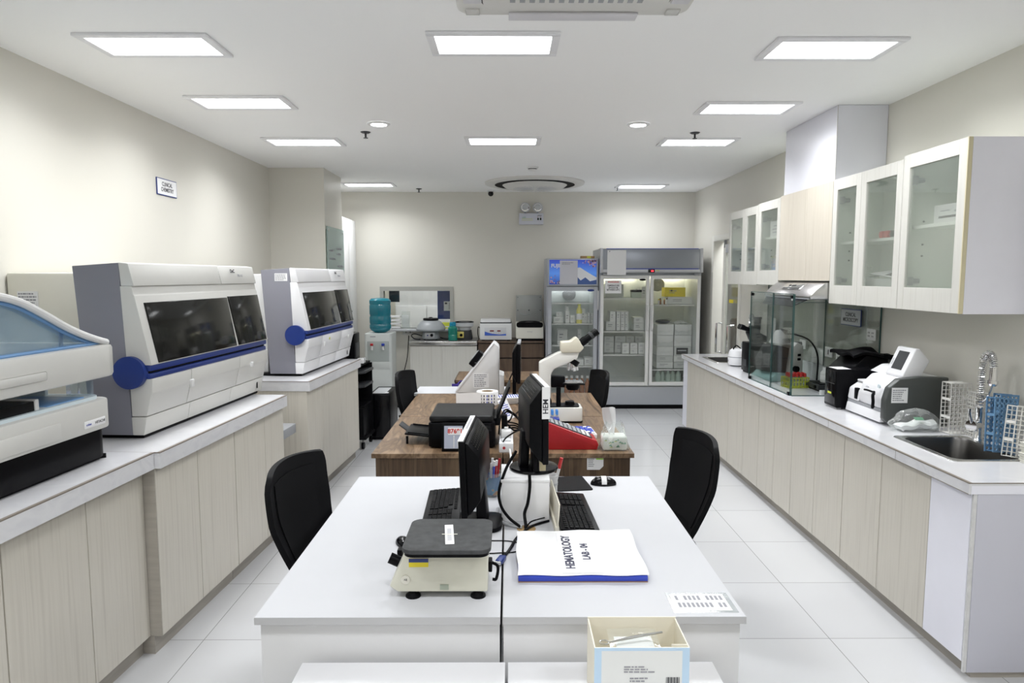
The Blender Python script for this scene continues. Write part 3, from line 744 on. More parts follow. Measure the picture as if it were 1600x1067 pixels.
# body profile in xz, slightly wider at the bottom left (sloped control face)
b.prism([(-.175, .040), (-.150, .022), (.125, .022), (.125, .145), (-.125, .145)], 'y', -.095, .10, mat('rotator_cream', (.70, .69, .59), .4, noise=.06, nscale=14), .005); b.build('housing', o)
b = B(); b.box(-.10, .10, -.08, .08, .145, .160, BLACK); b.build('gap_collar', o)
b = B(); b.rrect(-.128, .137, -.165, .10, .035, 'z', .168, .182, mat('worn_rubber', (.040, .042, .044), .65, noise=.8, nscale=40), bev=.003); b.build('platform', o)
b = B(); b.rrect(-.122, .131, -.16, .095, .03, 'z', .158, .168, BLACK); b.build('platform_frame', o)
RS = Matrix.Rotation(R(6), 4, 'Z')
b = B(); b.box(-.013, .014, -.12, .04, .1825, .1832, PAPER, X=RS); q = b.build('tape_strip', o)
lines(q, 0, 0.001, 0, 0.001, 1, 0, seed=1) if False else None
b = B()
for k in range(9): b.box(-.006, .007, -.09+k*.011, -.085+k*.011, .1833, .1837, INKG, X=RS)
b.build('handwriting', q)
b = B(); b.box(-.018, .03, -.045, -.040, .1838, .1842, CREAM); b.build('tape_strip', o)
b = B(); b.box(-.114, -.055, -.0975, -.0955, .102, .128, YEL); b.box(-.114, -.055, -.0985, -.0974, .117, .128, NAVY); b.build('sticker', o)
b = B(); b.box(-.02, .006, -.0975, -.0955, .030, .046, mat('grey_green_plate', (.36, .40, .33), .5)); b.build('type_plate', o)
b = B(); b.cyl((-.125, -.098, .062), (-.125, -.0955, .062), .014, CREAM, n=20); q = b.build('round_sticker', o); text('AS', .009, INK, q, (-.125, -.0985, .062), FACE_CAM)
b = B(); b.cyl((-.150, -.05, .098), (-.180, -.05, .112), .017, BLACK, n=18); b.build('speed_knob', o)
b = B(); b.box(-.166, -.150, .0, .03, .09, .115, BLACK, .003); b.build('switch', o)
for x in (-.105, .095):
    for y in (-.075, .08):
        B().lathe([(0, .0), (.024, .0), (.023, .006), (.014, .013), (.010, .026), (0, .026)], BLACK, (x, y, 0), n=18).build('suction_foot', o)
b = B(); b.box(.125, .137, -.02, .02, .05, .085, BLACK, .003); b.tube([(.135, 0, .075), (.155, -.01, .065), (.150, -.02, .03), (.138, -.02, .028)], .005, BLACK); b.build('power_inlet', o)

# ------------------------------------------------------------------ binder and desk label
o = thing('binder', 'white papers on a blue binder marked HEMATOLOGY LAB - 04', 'binder', (.24, 2.30, .75))
b = B(); b.box(-.21, .208, -.185, .15, 0, .004, mat('binder_brown', (.30, .18, .12), .6)); b.box(-.21, .208, -.187, .15, .004, .022, BLUE, .003); b.build('cover', o)
b = B(); b.grid(lambda u, v: Vector((-.212+.424*u+.003*math.sin(v*9), -.187+.355*v+.018*u*v+.004*math.sin(u*14), .0250+.010*v+.004*max(0, abs(u-.5)-.3)*math.sin(u*30))), 18, 14, PAPER); b.build('top_sheet', o)
B().box(-.20, .20, -.175, .145, .0215, .0245, PAPER).build('sheets', o)
TX = Matrix.Translation((0, -.187, .0262)) @ Matrix.Rotation(math.atan(.010/.36), 4, 'X')
B().box(-.066, .068, .012, .345, 0, .0006, PAPER, X=TX).build('title_sheet', o)
text('HEMATOLOGY', .042, mat('marker_ink', (.06, .06, .10), .7), o, tuple(TX @ Vector((-.035, .175, .0012))), (0, R(-1.6), R(90)), bold=.0012, sx=.93)
text('LAB - 04', .036, bpy.data.materials['marker_ink'], o, tuple(TX @ Vector((.025, .175, .0012))), (0, R(-1.6), R(90)), bold=.0012)
o = thing('desk_label', 'printed label taped flat on near right corner of white desk', 'label', (.58, 1.975, .7502))
b = B(); b.box(-.095, .095, -.06, .065, 0, .0012, glass('tape_film', (.95, .95, .96), .05, .1, .3)); b.build('film', o)
B().box(-.085, .08, -.05, .055, .0012, .0018, PAPER).build('sheet', o)
b = B(); rr = random.Random(8)
for r_, y in ((0, .015), (1, -.03)):
    for k in range(11):
        if rr.random() < .85: b.box(-.072+k*.0135, -.064+k*.0135, y, y+.028, .0018, .0022, INKG)
b.build('printed_lines', o)

# ------------------------------------------------------------------ monitors
def monitor(label, name, loc, rz, W, H, zc, base_fn, deep=.05, tape=None, tilt=0):
    """local: screen faces +x, width along y, centre height zc"""
    o = thing('monitor', label, 'monitor', loc, rz)
    X = Matrix.Translation((0, 0, zc)) @ Matrix.Rotation(R(-tilt), 4, 'Y')
    B().box(-.012, .012, -W/2, W/2, -H/2, H/2, BLACK, .004, X=X).build('bezel', o)
    B().box(.0122, .0135, -W/2+.018, W/2-.018, -H/2+.025, H/2-.018, BLACKG, X=X).build('screen', o)
    b = B(); k = .55
    t = [(-.012, -W/2+.004, -H/2+.004), (-.012, W/2-.004, H/2-.004)]
    b.prism([(-.012, -H/2+.006), (-.012, H/2-.006), (-.022, H/2-.012), (-.012-deep, H/2*.55), (-.012-deep, -H/2*.55), (-.022, -H/2+.012)], 'y', -W/2+.008, W/2-.008, BLACK, .005, X=X)
    bb = b.build('back_shell', o)
    b = B()
    sl = (H/2*.55-(H/2-.012))/(-deep+.010)
    for r_ in range(4):
        for c in range(12):
            f = .18+.18*r_
            xx = -.022-(deep-.010)*f; zz = (H/2-.012)+(H/2*.55-(H/2-.012))*f
            b.box(xx-.0012, xx+.0008, -W/2+.05+c*(W-.1)/12, -W/2+.05+(c+.7)*(W-.1)/12, zz, zz+.004, BLACKG, X=X)
    b.build('vents', bb)
    base_fn(o, X)
    if tape: tape(o, X, W, H)
    return o
# right-hand monitor on the white carton
def base2(o, X):
    b = B(); b.lathe([(0, 0), (.10, 0), (.104, .006), (.10, .012), (.05, .018), (0, .019)], BLACKG, (-.02, 0, 0), n=40); b.build('stand_base', o)
    b = B(); b.prism([(-.085, .015), (-.045, .015), (-.04, .17), (-.075, .17)], 'y', -.035, .03, BLACK, .006); b.build('stand_neck', o)
    b = B(); b.box(-.035, -.012, -.10, .0, .014, .09, BLACK, .003); b.build('cable_cover', o)
    b = B(); b.box(-.012, .014, -.112, -.108, .02, .10, mat('packing_tape', (.42, .36, .22), .3), .001); b.build('packing_tape', o)
def tape2(o, X, W, H):
    b = B(); b.box(-.004, .0155, -W/2+.002, W/2-.02, H/2, H/2+.0018, PAPER, X=X)
    b.box(-.016, .0155, -W/2-.0018, -W/2, H/2-.125, H/2+.0018, PAPER, X=X); q = b.build('name_tape', o)
    text('HEM', .030, INK, q, X @ Vector((-.001, -W/2-.002, H/2-.075)), (R(90), R(-90), 0), bold=.0005)
monitor('black monitor with HEM tape, standing on the white carton', 'm', (.125, 2.83, .9228), R(6), .39, .31, .222, base2, .052, tape2)
# left-hand monitor behind the rotator: screen faces -x
def base1(o, X):
    b = B(); b.rrect(-.13, .07, -.10, .10, .05, 'z', 0, .018, BLACK, bev=.005); b.build('stand_base', o)
    b = B(); b.prism([(-.075, .016), (-.03, .016), (-.028, .20), (-.058, .20)], 'y', -.05, .05, BLACK, .006); b.build('stand_neck', o)
def tape1(o, X, W, H):
    b = B(); b.box(-.006, .013, -W/2+.01, W/2-.005, H/2, H/2+.0018, PAPER, X=X); b.box(.0125, .0145, -W/2+.01, W/2-.005, H/2-.02, H/2+.0018, PAPER, X=X); q = b.build('name_tape', o)
    b = B()
    for k in range(8): b.box(-.001, .008, -W/2+.07+k*.025, -W/2+.085+k*.025, H/2+.0018, H/2+.0024, INKG, X=X)
    b.build('handwriting', q)
    b = B(); b.box(-.055, -.0515, -.02, .02, .03, .055, DGREY, X=X); b.build('maker_badge', o)
monitor('black monitor with white tape along its top, behind the rotator', 'm', (-.155, 2.64, .75), R(177.3), .47, .285, .248, base1, .050, tape1, tilt=-2)
def base3(o, X):
    b = B(); b.rrect(-.12, .08, -.10, .10, .05, 'z', 0, .014, BLACK, bev=.004); b.build('stand_base', o)
    b = B(); b.box(-.055, -.025, -.03, .03, .012, .22, BLACK, .005); b.build('stand_neck', o)
def tape3(o, X, W, H):
    b = B(); b.box(-.012, .014, -W/2, W/2-.1, H/2, H/2+.012, MGREY, .002, X=X); b.build('top_clip', o)
monitor('black monitor seen edge-on between the white wedge unit and the fridge', 'm', (.085, 5.50, .75), R(-2), .44, .31, .30, base3, .04, tape3)

# white carton under the right monitor
o = thing('carton', 'closed plain white carton carrying the right monitor', 'box', (.066, 2.78, .75))
b = B(); b.box(-.096, .096, -.115, .115, 0, .170, PAPER, .003); b.build('carton_body', o)
b = B(); b.box(-.098, .098, -.117, .117, .160, .172, PAPER, .002); b.build('lid', o)
b = B(); b.box(-.097, -.0962, -.06, .06, .04, .09, LGREY); b.build('side_print', o)
# note strips beside the carton
o = thing('paper_notes', 'speckled paper strip standing between the white carton and keyboard', 'paper', (.19, 2.74, .75), R(2))
b = B(); b.box(-.014, -.010, -.21, .12, .025, .115, BOXC, X=Matrix.Rotation(R(4), 4, 'Y')); q = b.build('strip', o)
B().box(-.02, -.005, -.21, .12, .0, .026, BOXC).build('fold', o)

o = thing('marker_cup', 'white cup behind the white carton holding two red markers', 'cup', (.185, 3.0, .75))
B().lathe([(0, .003), (.030, .003), (.034, .095), (.036, .095), (.032, 0), (0, 0)], WHITE, n=24).build('cup_wall', o)
b = B(); b.lathe([(.0355, .05), (.0345, .06), (.0365, .06)], LGREY, n=24); b.build('band', o)
for k, (lx, ly) in enumerate(((-.012, .01), (.040, -.006))):
    p_ = thing('marker', ('upright red marker in the white cup behind the carton', 'red marker leaning right in the white cup behind carton')[k], 'marker', (.185+lx*.3, 3.0+ly*.3, .755), group='red markers in the white cup')
    v = Vector((lx*.7, ly*.7, .12)); b = B(); b.cyl((0, 0, 0), v, .007, WHITE, n=12); b.build('barrel', p_); b = B(); b.cyl(v, v*1.4, .008, REDC, n=12); b.build('cap', p_)

# ------------------------------------------------------------------ keyboards and mice
def keyboard(label, loc, rz, W=.455, D=.15, tilt=4):
    o = thing('keyboard', label, 'keyboard', loc, rz, 'black keyboards')
    X = Matrix.Translation((0, 0, .002)) @ Matrix.Rotation(R(tilt), 4, 'X')
    B().rrect(-W/2, W/2, -D/2, D/2, .008, 'z', .006, .019, BLACK, bev=.002, X=X).build('keyboard_body', o)
    rows = [(.040, 15), (.018, 15), (-.002, 14), (-.022, 13), (-.042, 12)]
    b = B(); x0 = -W/2+.012; kw = .0186
    for f in range(13):
        b.box(x0+f*kw*1.15, x0+f*kw*1.15+.0155, .048, .060, .019, .0235, BLACKM, .001, 1, X=X)
    for r_ in range(5):
        y = .040-.0195*(r_+1)+.0035
        if r_ == 4:
            for a, w_ in ((0, 1.3), (1.35, 1.1), (2.5, 1.1), (3.65, 5.4), (9.1, 1.1), (10.25, 1.1), (11.4, 1.1), (12.55, 1.3)): b.box(x0+a*kw, x0+(a+w_)*kw-.003, y, y+.0165, .019, .0238, BLACKM, .001, 1, X=X)
        else:
            off = (0, .5, .7, 1.1)[r_]
            if off: b.box(x0, x0+off*kw+kw*.9-.003, y, y+.0165, .019, .0238, BLACKM, .001, 1, X=X)
            for k in range(12): b.box(x0+(k+off+(.9 if off else 0))*kw, x0+(k+1+off+(.9 if off else 0))*kw-.003, y, y+.0165, .019, .0238, BLACKM, .001, 1, X=X)
        for k in range(3): b.box(x0+.272+k*kw, x0+.272+(k+1)*kw-.003, y, y+.0165, .019, .0238, BLACKM, .001, 1, X=X)
        for k in range(4): b.box(x0+.338+k*kw, x0+.338+(k+1)*kw-.003, y, y+.0165, .019, .0238, BLACKM, .001, 1, X=X)
    b.build('keys', o)
    for x in (-W/2+.06, W/2-.06): B().box(x-.012, x+.012, D/2-.02, D/2-.006, 0, .016, BLACK, X=Matrix.Identity(4)).build('foot', o)
    return o
k1 = keyboard('black keyboard on the right white desk beside the white carton', (.265, 2.745, .75), R(92))
dup(k1, (-.275, 2.80, .75), R(-88), 'black keyboard on the left white desk, half behind the monitor')
b = B(); b.rrect(-.085, .085, -.11, .11, .012, 'z', 0, .004, BLACKM); o = tag(b.build('mouse_pad', loc=(.29, 3.165, .7502), rot=(0, 0, R(8))), 'black mouse pad on the right white desk behind the keyboard', 'mouse pad')
def mouse(label, loc, rz):
    o = thing('computer_mouse', label, 'mouse', loc, rz, 'black mice')
    b = B(); b.ball((0, 0, .004), (.062, .032, .034), BLACKG, 24); bm = b.bm
    bmesh.ops.bisect_plane(bm, geom=bm.verts[:]+bm.edges[:]+bm.faces[:], plane_co=(0, 0, .0), plane_no=(0, 0, 1), clear_inner=True)
    b.build('mouse_body', o)
    B().cyl((.034, -.003, .029), (.034, .003, .029), .008, DGREY, n=14).build('scroll_wheel', o)
    return o
m1 = mouse('black mouse wrapped in white tape, right of the mouse pad', (.448, 3.155, .7505), R(180))
b = B(); b.grid(lambda u, v: Vector((-.012+.024*u, .0335*math.cos(.15+2.84*v), .004+.0352*math.sin(.15+2.84*v))), 2, 14, PAPER, .0004); b.build('tape_wrap', m1)
dup_ = mouse('black mouse on the left white desk, half behind the rotator', (-.385, 2.43, .7505), R(-60))
dup_.scale = (.85, .85, .72)

# ------------------------------------------------------------------ pen cup, cables, hole
o = thing('pen_cup', 'clear plastic cup with a colourful printed band holding pens', 'cup', (-.078, 3.0, .75))
CUPM = grain('cup_print', [(.04, .16, .34), (.04, .16, .34), (.05, .26, .40), (.45, .17, .06), (.50, .45, .05)], (22, 22, 22), .35, detail=2, stops=[.3, .5, .56, .62, .7])
B().lathe([(0, .003), (.036, .003), (.046, .108), (.0475, .108), (.038, 0), (0, 0)], BAG, n=28).build('cup_wall', o)
B().lathe([(.0385, .012), (.0458, .092)], CUPM, n=28).build('printed_band', o)
for k, (dx, dy, lx, ly, m_, nm) in enumerate(((-.012, .005, -.018, .01, NAVY, 'blue'), (.010, -.008, .022, -.012, RED, 'red'), (.0, .015, .004, .022, WHITE, 'white'), (-.016, -.012, -.03, -.01, BLACK, 'black'), (.018, .008, .034, .014, RED, 'dark red'), (.004, -.018, .012, -.024, INKB, 'pale blue'))):
    p = thing('pen', nm+' pen standing in the printed plastic cup', 'pen', (-.078+dx, 3.0+dy, .755), group='pens in the printed cup')
    b = B(); b.cyl((0, 0, 0), (lx-dx, ly-dy, .135), .005, m_, n=10); b.build('barrel', p)
    v = Vector((lx-dx, ly-dy, .135)); b = B(); b.cyl(v, v*1.18, .0058, WHITE if k % 2 else m_, n=10); b.build('cap', p)
p = thing('correction_tape', 'white correction tape standing in the pen cup', 'correction tape', (-.068, 3.018, .81)); B().box(-.016, .016, -.006, .006, 0, .085, WHITE, .005).build('case', p); B().cyl((0, -.007, .06), (0, -.0062, .06), .010, MGREY, n=16).build('window', p)
o = tag(B().lathe([(0, 0), (.037, 0), (.037, .0015), (.030, .0022), (.028, .0008), (0, .0008)], mat('bare_chipboard', (.33, .22, .10), .8), n=28).build('cable_grommet', loc=(.068, 2.585, .7502)), 'brown cable hole in the desk before the white carton', 'cable hole')
def cable(label, pts, r=.004, m=BLACK, name='cable'):
    p0 = Vector(pts[0]); b = B(); b.tube([Vector(p)-p0 for p in pts], r, m, sub=8)
    return tag(b.build(name, loc=p0), label, 'cable', 'desk cables')
cable('black cable dropping from the right monitor base into the cable hole', [(.082, 2.655, .945), (.083, 2.645, .90), (.075, 2.63, .84), (.062, 2.62, .80), (.066, 2.595, .765), (.066, 2.588, .752)], .0065)
cable('thick black cable looping down left of white carton to the hole', [(.03, 2.74, 1.02), (-.01, 2.70, .96), (-.038, 2.655, .885), (-.032, 2.63, .83), (.0, 2.60, .79), (.045, 2.585, .758)], .006)
o = cable('black video cable with blue plug lying over the desk gap', [(.16, 2.66, .755), (.11, 2.62, .756), (.075, 2.575, .757), (.03, 2.48, .756), (.005, 2.38, .756), (-.02, 2.29, .757)], .005)
b = B(); b.box(-.012, .012, -.05, 0, -.007, .009, NAVY, .003); b.box(-.010, .010, -.058, -.05, -.004, .006, METAL); b.cyl((0, 0, 0), (0, .022, 0), .007, BLACK, n=10); q = b.build('plug', o, loc=(-.18, -.37, .006), rot=(0, 0, R(-18)))
cable('thin black cable making a loop on the desk behind the rotator', [(-.10, 2.46, .753), (.0, 2.455, .753), (.045, 2.42, .753), (.03, 2.36, .753), (-.04, 2.345, .753), (-.10, 2.34, .753)], .0022)
cable('thick grey cable running beside white carton to the hole', [(-.045, 2.80, .758), (-.05, 2.70, .758), (-.03, 2.64, .758), (.02, 2.60, .758), (.05, 2.585, .758)], .007, LGREY)
cable('thin black cable arching over the cable hole to the keyboard', [(.062, 2.575, .752), (.085, 2.60, .772), (.12, 2.625, .775), (.16, 2.70, .757)], .0028)

# ------------------------------------------------------------------ things on the walnut desks
DZ = .75
o = thing('printer', 'black flatbed printer with an open tray on the walnut desk', 'printer', (-.255, 4.05, DZ))
b = B(); b.rrect(-.205, .175, -.215, .21, .02, 'z', .008, .150, BLACK, bev=.008); b.build('body', o)
b = B(); b.rrect(-.20, .165, -.21, .205, .02, 'z', .152, .188, mat('printer_lid', (.014, .014, .015), .42, spec=.2), bev=.012); b.build('scanner_lid', o)
b = B(); b.box(-.03, .155, -.219, -.212, .10, .145, BLACKG, .003); b.build('control_strip', o)
X = Matrix.Translation((-.20, .0, .045)) @ Matrix.Rotation(R(6), 4, 'Y')
b = B(); b.box(-.155, .0, -.13, .13, 0, .010, BLACK, .003, X=X); b.box(-.14, -.02, -.118, -.112, .010, .016, BLACKM, X=X); b.box(-.14, -.02, .112, .118, .010, .016, BLACKM, X=X); q = b.build('output_tray', o)
X2 = Matrix.Translation((-.352, 0, .065)) @ Matrix.Rotation(R(38), 4, 'Y')
B().box(-.06, 0, -.05, .05, -.002, .006, DGREY, .002, X=X2).build('tray_stop', q)
b = B(); b.box(-.150, -.138, -.10, -.085, -.045, .0, BLACK, X=Matrix.Translation((-.20, .0, .045))); b.build('tray_foot', q)
X3 = Matrix.Translation((.185, .0, .16)) @ Matrix.Rotation(R(22), 4, 'Y')
b = B(); b.box(-.005, .005, -.15, .13, -.02, .20, BLACK, .003, X=X3); b.build('paper_support', o)
b = B(); b.box(.168, .205, -.15, .13, .12, .165, BLACK, .004); b.build('feeder', o)
B().box(-.19, .16, -.19, .19, 0, .009, BLACKM).build('foot', o)
o = thing('number_display', 'black framed stand with red handwritten number before the printer', 'display stand', (-.312, 3.765, DZ), rot=(R(-8), 0, 0))
b = B(); b.box(-.066, .066, 0, .012, 0, .162, BLACK, .004); b.build('frame', o)
b = B(); b.box(-.052, .052, -.0015, 0, .018, .145, mat('grey_blue_sheet', (.42, .45, .55), .5)); q = b.build('sheet', o)
b = B(); b.box(-.030, .050, -.003, -.0015, .095, .135, PAPER); b.build('paper_slip', q)
text('87691', .034, INKR, q, (.010, -.004, .115), FACE_CAM, bold=.0009)
b = B(); b.box(.0, .006, -.003, -.0015, .022, .09, PAPER)
for k in range(7): b.box(.001, .005, -.0036, -.003, .026+k*.009, .029+k*.009, INKG)
b.build('scale_strip', q)
b = B(); b.prism([(.012, 0), (.06, 0), (.012, .08)], 'x', -.02, .02, BLACK); b.build('prop', o)

o = thing('power_strip', 'white power strip with a red switch at desk middle', 'power strip', (-.015, 3.93, DZ))
b = B(); b.box(-.040, .040, -.19, .19, 0, .055, WHITE2, .006); b.build('housing', o)
B().cyl((-.012, -.1925, .028), (-.012, -.1895, .028), .008, RED, n=18).build('switch', o)
b = B()
for k in range(4): b.box(-.028, .028, -.15+k*.08, -.085+k*.08, .055, .062, LGREY, .003)
b.build('sockets', o)
b = B(); b.box(-.03, .03, -.08, -.02, .06, .10, WHITE, .008); b.cyl((0, -.05, .10), (0, -.05, .115), .012, WHITE); b.build('adapter', o)
b = B(); b.box(-.028, .006, .0, .06, .06, .17, BLACK, .006); b.build('plug_adapter', o)
b = B(); b.tube([(.02, -.19, .02), (.025, -.235, .0), (.03, -.29, -.04), (.032, -.32, -.05)], .006, WHITE); b.build('lead', o)
cb = 'cable bundle'
cable('tangled black cables beside the black printer', [(-.06, 3.98, .80), (-.05, 4.05, .88), (-.02, 4.12, .92), (.02, 4.10, .90), (.0, 4.02, .87), (-.04, 4.08, .86), (-.01, 4.18, .90), (.05, 4.16, .87), (.07, 4.05, .83), (.03, 4.0, .82), (-.01, 4.12, .84), (.06, 4.24, .80), (.10, 4.16, .758), (.05, 4.1, .81), (-.03, 4.14, .80)], .005)
cable('black coiled cable over the white power strip', [(.10, 4.30, .757), (.05, 4.22, .85), (-.01, 4.2, .89), (-.04, 4.14, .87), (-.02, 4.06, .84), (.04, 4.08, .83), (.09, 4.13, .79), (.08, 4.2, .77)], .0045)
cable('black lead from the power strip to the right front monitor', [(-.035, 3.78, .80), (-.01, 3.70, .85), (.05, 3.55, .92), (.10, 3.3, .98), (.11, 3.0, 1.04)], .0045)
cable('black cable curving on the rear walnut desk to the edge-on monitor', [(.06, 5.35, .757), (.09, 5.0, .757), (.05, 4.8, .757), (.06, 4.65, .757), (.14, 4.6, .757), (.22, 4.68, .757)], .005)
cable('black cable pair hanging behind the edge-on monitor', [(.035, 5.52, .96), (.0, 5.5, .88), (-.02, 5.42, .79), (.0, 5.35, .757)], .005)

# red counter
o = thing('cell_counter', 'red wedge-shaped counter with a dark key panel on walnut desk', 'counter', (.345, 3.86, DZ))
b = B(); b.prism([(-.16, 0), (.158, 0), (.166, .030), (.155, .052), (-.16, .172)], 'y', -.055, .11, RED, .006); b.build('housing', o)
sl = math.atan2(.172-.052, .315)
X = Matrix.Translation((-.16, 0, .1745)) @ Matrix.Rotation(sl, 4, 'Y')
b = B(); b.box(.015, .31, -.042, .098, -.002, .002, DGREY, .001, X=X); q = b.build('key_panel', o)
b = B()
for i in range(10):
    for j in range(4): b.box(.03+i*.0275, .05+i*.0275, -.032+j*.031, -.010+j*.031, .002, .005, WHITE if i > 7 else MGREY, .001, 1, X=X)
b.build('keys', q)
# racks of tubes behind the counter
o = thing('tube_rack', 'rack of blue capped tubes behind the red counter', 'rack', (.30, 4.42, DZ))
b = B(); b.box(-.12, .03, -.04, .04, 0, .01, BLUE); b.box(-.12, .03, -.04, .04, .05, .056, BLUE); b.box(-.12, -.115, -.04, .04, .01, .05, BLUE); b.box(.025, .03, -.04, .04, .01, .05, BLUE); b.build('rack_frame', o)
LC = mat('light_blue_cap', (.08, .30, .75), .4)
for i in range(5):
    for j in range(2):
        p = thing('sample_tube', None, 'tube', (.30-.105+i*.03, 4.40+j*.035, DZ+.011), group='blue capped tubes behind the red counter')
        p['label'] = f'blue capped tube, {ORD[i]} from left in the {("front", "back")[j]} row behind the red counter'
        b = B(); b.cyl((0, 0, 0), (0, 0, .075), .0065, BAG, n=12); b.build('tube', p)
        b = B(); b.cyl((0, 0, .07), (0, 0, .098), .0085, LC, n=12); b.build('cap', p)
o = thing('paper_note', 'yellow highlighted slip by the blue capped tubes', 'note', (.36, 4.46, DZ+.0005), R(10)); B().box(-.04, .04, -.03, .03, 0, .003, PAPER).build('sheet', o); B().box(-.02, .03, -.012, .012, .003, .0036, YELG).build('highlight', o)
o = thing('slide_box', 'blue and white gridded slide box beside the red counter', 'slide box', (.455, 4.17, DZ), R(4))
b = B(); b.box(-.085, .075, -.10, .10, 0, .028, PAPER, .003); b.build('tray', o)
b = B()
for i in range(6):
    for j in range(7): b.box(-.078+i*.0245, -.058+i*.0245, -.093+j*.027, -.070+j*.027, .028, .036, INKB if (i+j) % 5 else PAPER, .001, 1)
b.build('slides', o)

# tissue pack
o = thing('tissue_pack', 'soft pack of white tissues in clear film, one pulled up', 'tissue', (.60, 3.83, DZ))
b = B(); b.box(-.068, .068, -.05, .06, .002, .082, mat('tissue_print', (.80, .82, .78), .6), .01, 3); q = b.build('tissue_block', o)
b = B(); rr = random.Random(3)
for k in range(14):
    x, z = rr.uniform(-.055, .055), rr.uniform(.018, .065); b.box(x-.007, x+.007, -.0512, -.0500, z, z+.003, GREEN if k % 3 else YELG); b.box(x-.002, x+.005, -.0512, -.0500, z+.005, z+.008, GREEN)
b.build('printed_leaves', q)
def film(u, v):
    a = u*2*math.pi; k = 1-.45*v**1.6
    wr = 1+.05*math.sin(a*9+v*7)+.05*math.sin(a*5-v*11)
    return Vector((.076*k*wr*max(-1, min(1, 1.35*math.cos(a))), .004+.064*k*wr*max(-1, min(1, 1.35*math.sin(a))), .003+.155*v+.006*math.sin(a*6+v*5)*v))
b = B(); b.grid(film, 60, 14, BAG); b.build('film', o)
def tissue(u, v):
    return Vector((-.012-.02*v+(.10-.055*abs(v-.45))*(u-.5)*(.35+.75*v), .0+.02*math.sin(u*6+v*2)+.012*math.sin(v*4), .08+.155*v+.012*math.sin(u*3.1)))
b = B(); b.grid(tissue, 12, 14, PAPER); b.build('pulled_tissue', o)
o = thing('sticky_note', 'white note with a green mark taped to the walnut desk front', 'note', (.483, 3.7365, .70))
b = B(); b.prism([(-.046, .045), (.046, .045), (.046, -.025), (.025, -.046), (-.046, -.046)], 'y', -.0015, .0, PAPER); b.build('sheet', o)
b = B(); b.box(.005, .045, -.0022, -.0015, .012, .020, mat('highlighter_green', (.40, .75, .10), .6)); b.build('highlight', o)
lines(o, -.04, .0, -.03, .03, 6, -.0015, seed=6)

# microscope (local: front faces +x, in the xz plane)
o = thing('microscope', 'white binocular microscope with black eyepieces on walnut desk', 'microscope', (.36, 4.60, DZ))
MW = mat('microscope_white', (.74, .73, .69), .33)
b = B(); b.rrect(-.15, .135, -.09, .09, .02, 'z', .012, .105, MW, bev=.006); b.build('base', o)
b = B(); b.rrect(-.13, .138, -.08, .08, .02, 'z', 0, .013, BLACK); b.build('foot', o)
b = B(); b.rrect(-.11, .115, -.07, .07, .02, 'z', .104, .112, BLACK); b.cyl((.055, 0, .11), (.055, 0, .135), .035, BLACK, n=24, r1=.03); b.build('illuminator', o)
b = B()
b.prism([(-.155, .10), (-.075, .10), (-.075, .325), (-.055, .36), (.10, .425), (.115, .475), (-.02, .475), (-.155, .405)], 'y', -.045, .045, MW, .010); b.build('arm', o)
b = B(); b.prism([(-.04, .455), (.0, .485), (.09, .475), (.105, .457), (.095, .418), (.03, .40)], 'y', -.012, .012, DGREY) if False else None
b = B(); b.prism([(-.01, .472), (.115, .472), (.145, .505), (.10, .575), (.085, .572), (.055, .548), (-.012, .543)], 'y', -.06, .06, mat('microscope_ivory', (.70, .66, .54), .35), .010); b.build('head', o)
d = Vector((.80, 0, .60)).normalized()
for y in (-.032, .032):
    p0 = Vector((.118, y, .525)); b = B(); b.cyl(p0, p0+d*.055, .024, BLACK, n=22); b.cyl(p0+d*.055, p0+d*.125, .020, BLACK, n=22); b.cyl(p0+d*.09, p0+d*.11, .0225, DGREY, n=22); b.cyl(p0+d*.125, p0+d*.15, .024, BLACK, n=22, r1=.021); b.build('eyepiece', o)
b = B(); b.cyl((.085, 0, .425), (.065, 0, .395), .045, BLACK, n=26); q = b.build('nosepiece', o)
for k, (dx, dy) in enumerate(((-.5, .2), (.25, -.4), (.65, .1), (.0, .55))):
    p0 = Vector((.070+dx*.03, dy*.045, .398)); v = Vector((dx*.45, dy*.4, -1)).normalized()
    b = B(); b.cyl(p0, p0+v*.03, .013, CHROME, n=18); b.cyl(p0+v*.03, p0+v*.055, .012, WHITE, n=18, r1=.008); b.build('objective', q)
b = B(); b.box(-.075, .02, -.045, .045, .235, .31, BLACK, .008); b.build('stage_bracket', o)
b = B(); b.box(.0, .15, -.085, .085, .258, .268, BLACK, .003); b.box(.01, .14, -.06, .06, .268, .272, METAL, .001); b.box(.03, .10, -.07, -.06, .268, .28, METAL); b.build('stage', o)
b = B(); b.lathe([(0, 0), (.038, 0), (.048, .016), (.048, .04), (0, .04)], BLACK, (.075, 0, .215), n=26); b.build('condenser', o)
b = B(); b.cyl((-.025, -.05, .11), (-.025, -.05, .24), .016, BLACK, n=14); b.build('stage_post', o)
for y0, y1 in ((-.045, -.085), (.045, .085)):
    b = B(); b.cyl((-.115, y0, .145), (-.115, y1, .145), .042, BLACK, n=28); b.cyl((-.115, y1, .145), (-.115, y1+(y1-y0)*.5, .145), .026, BLACK, n=24); b.build('focus_knob', o)
b = B(); b.prism([(-.115, .437), (-.06, .466), (-.06, .469), (-.115, .44)], 'y', -.008, .008, DGREY); b.build('slot', o)

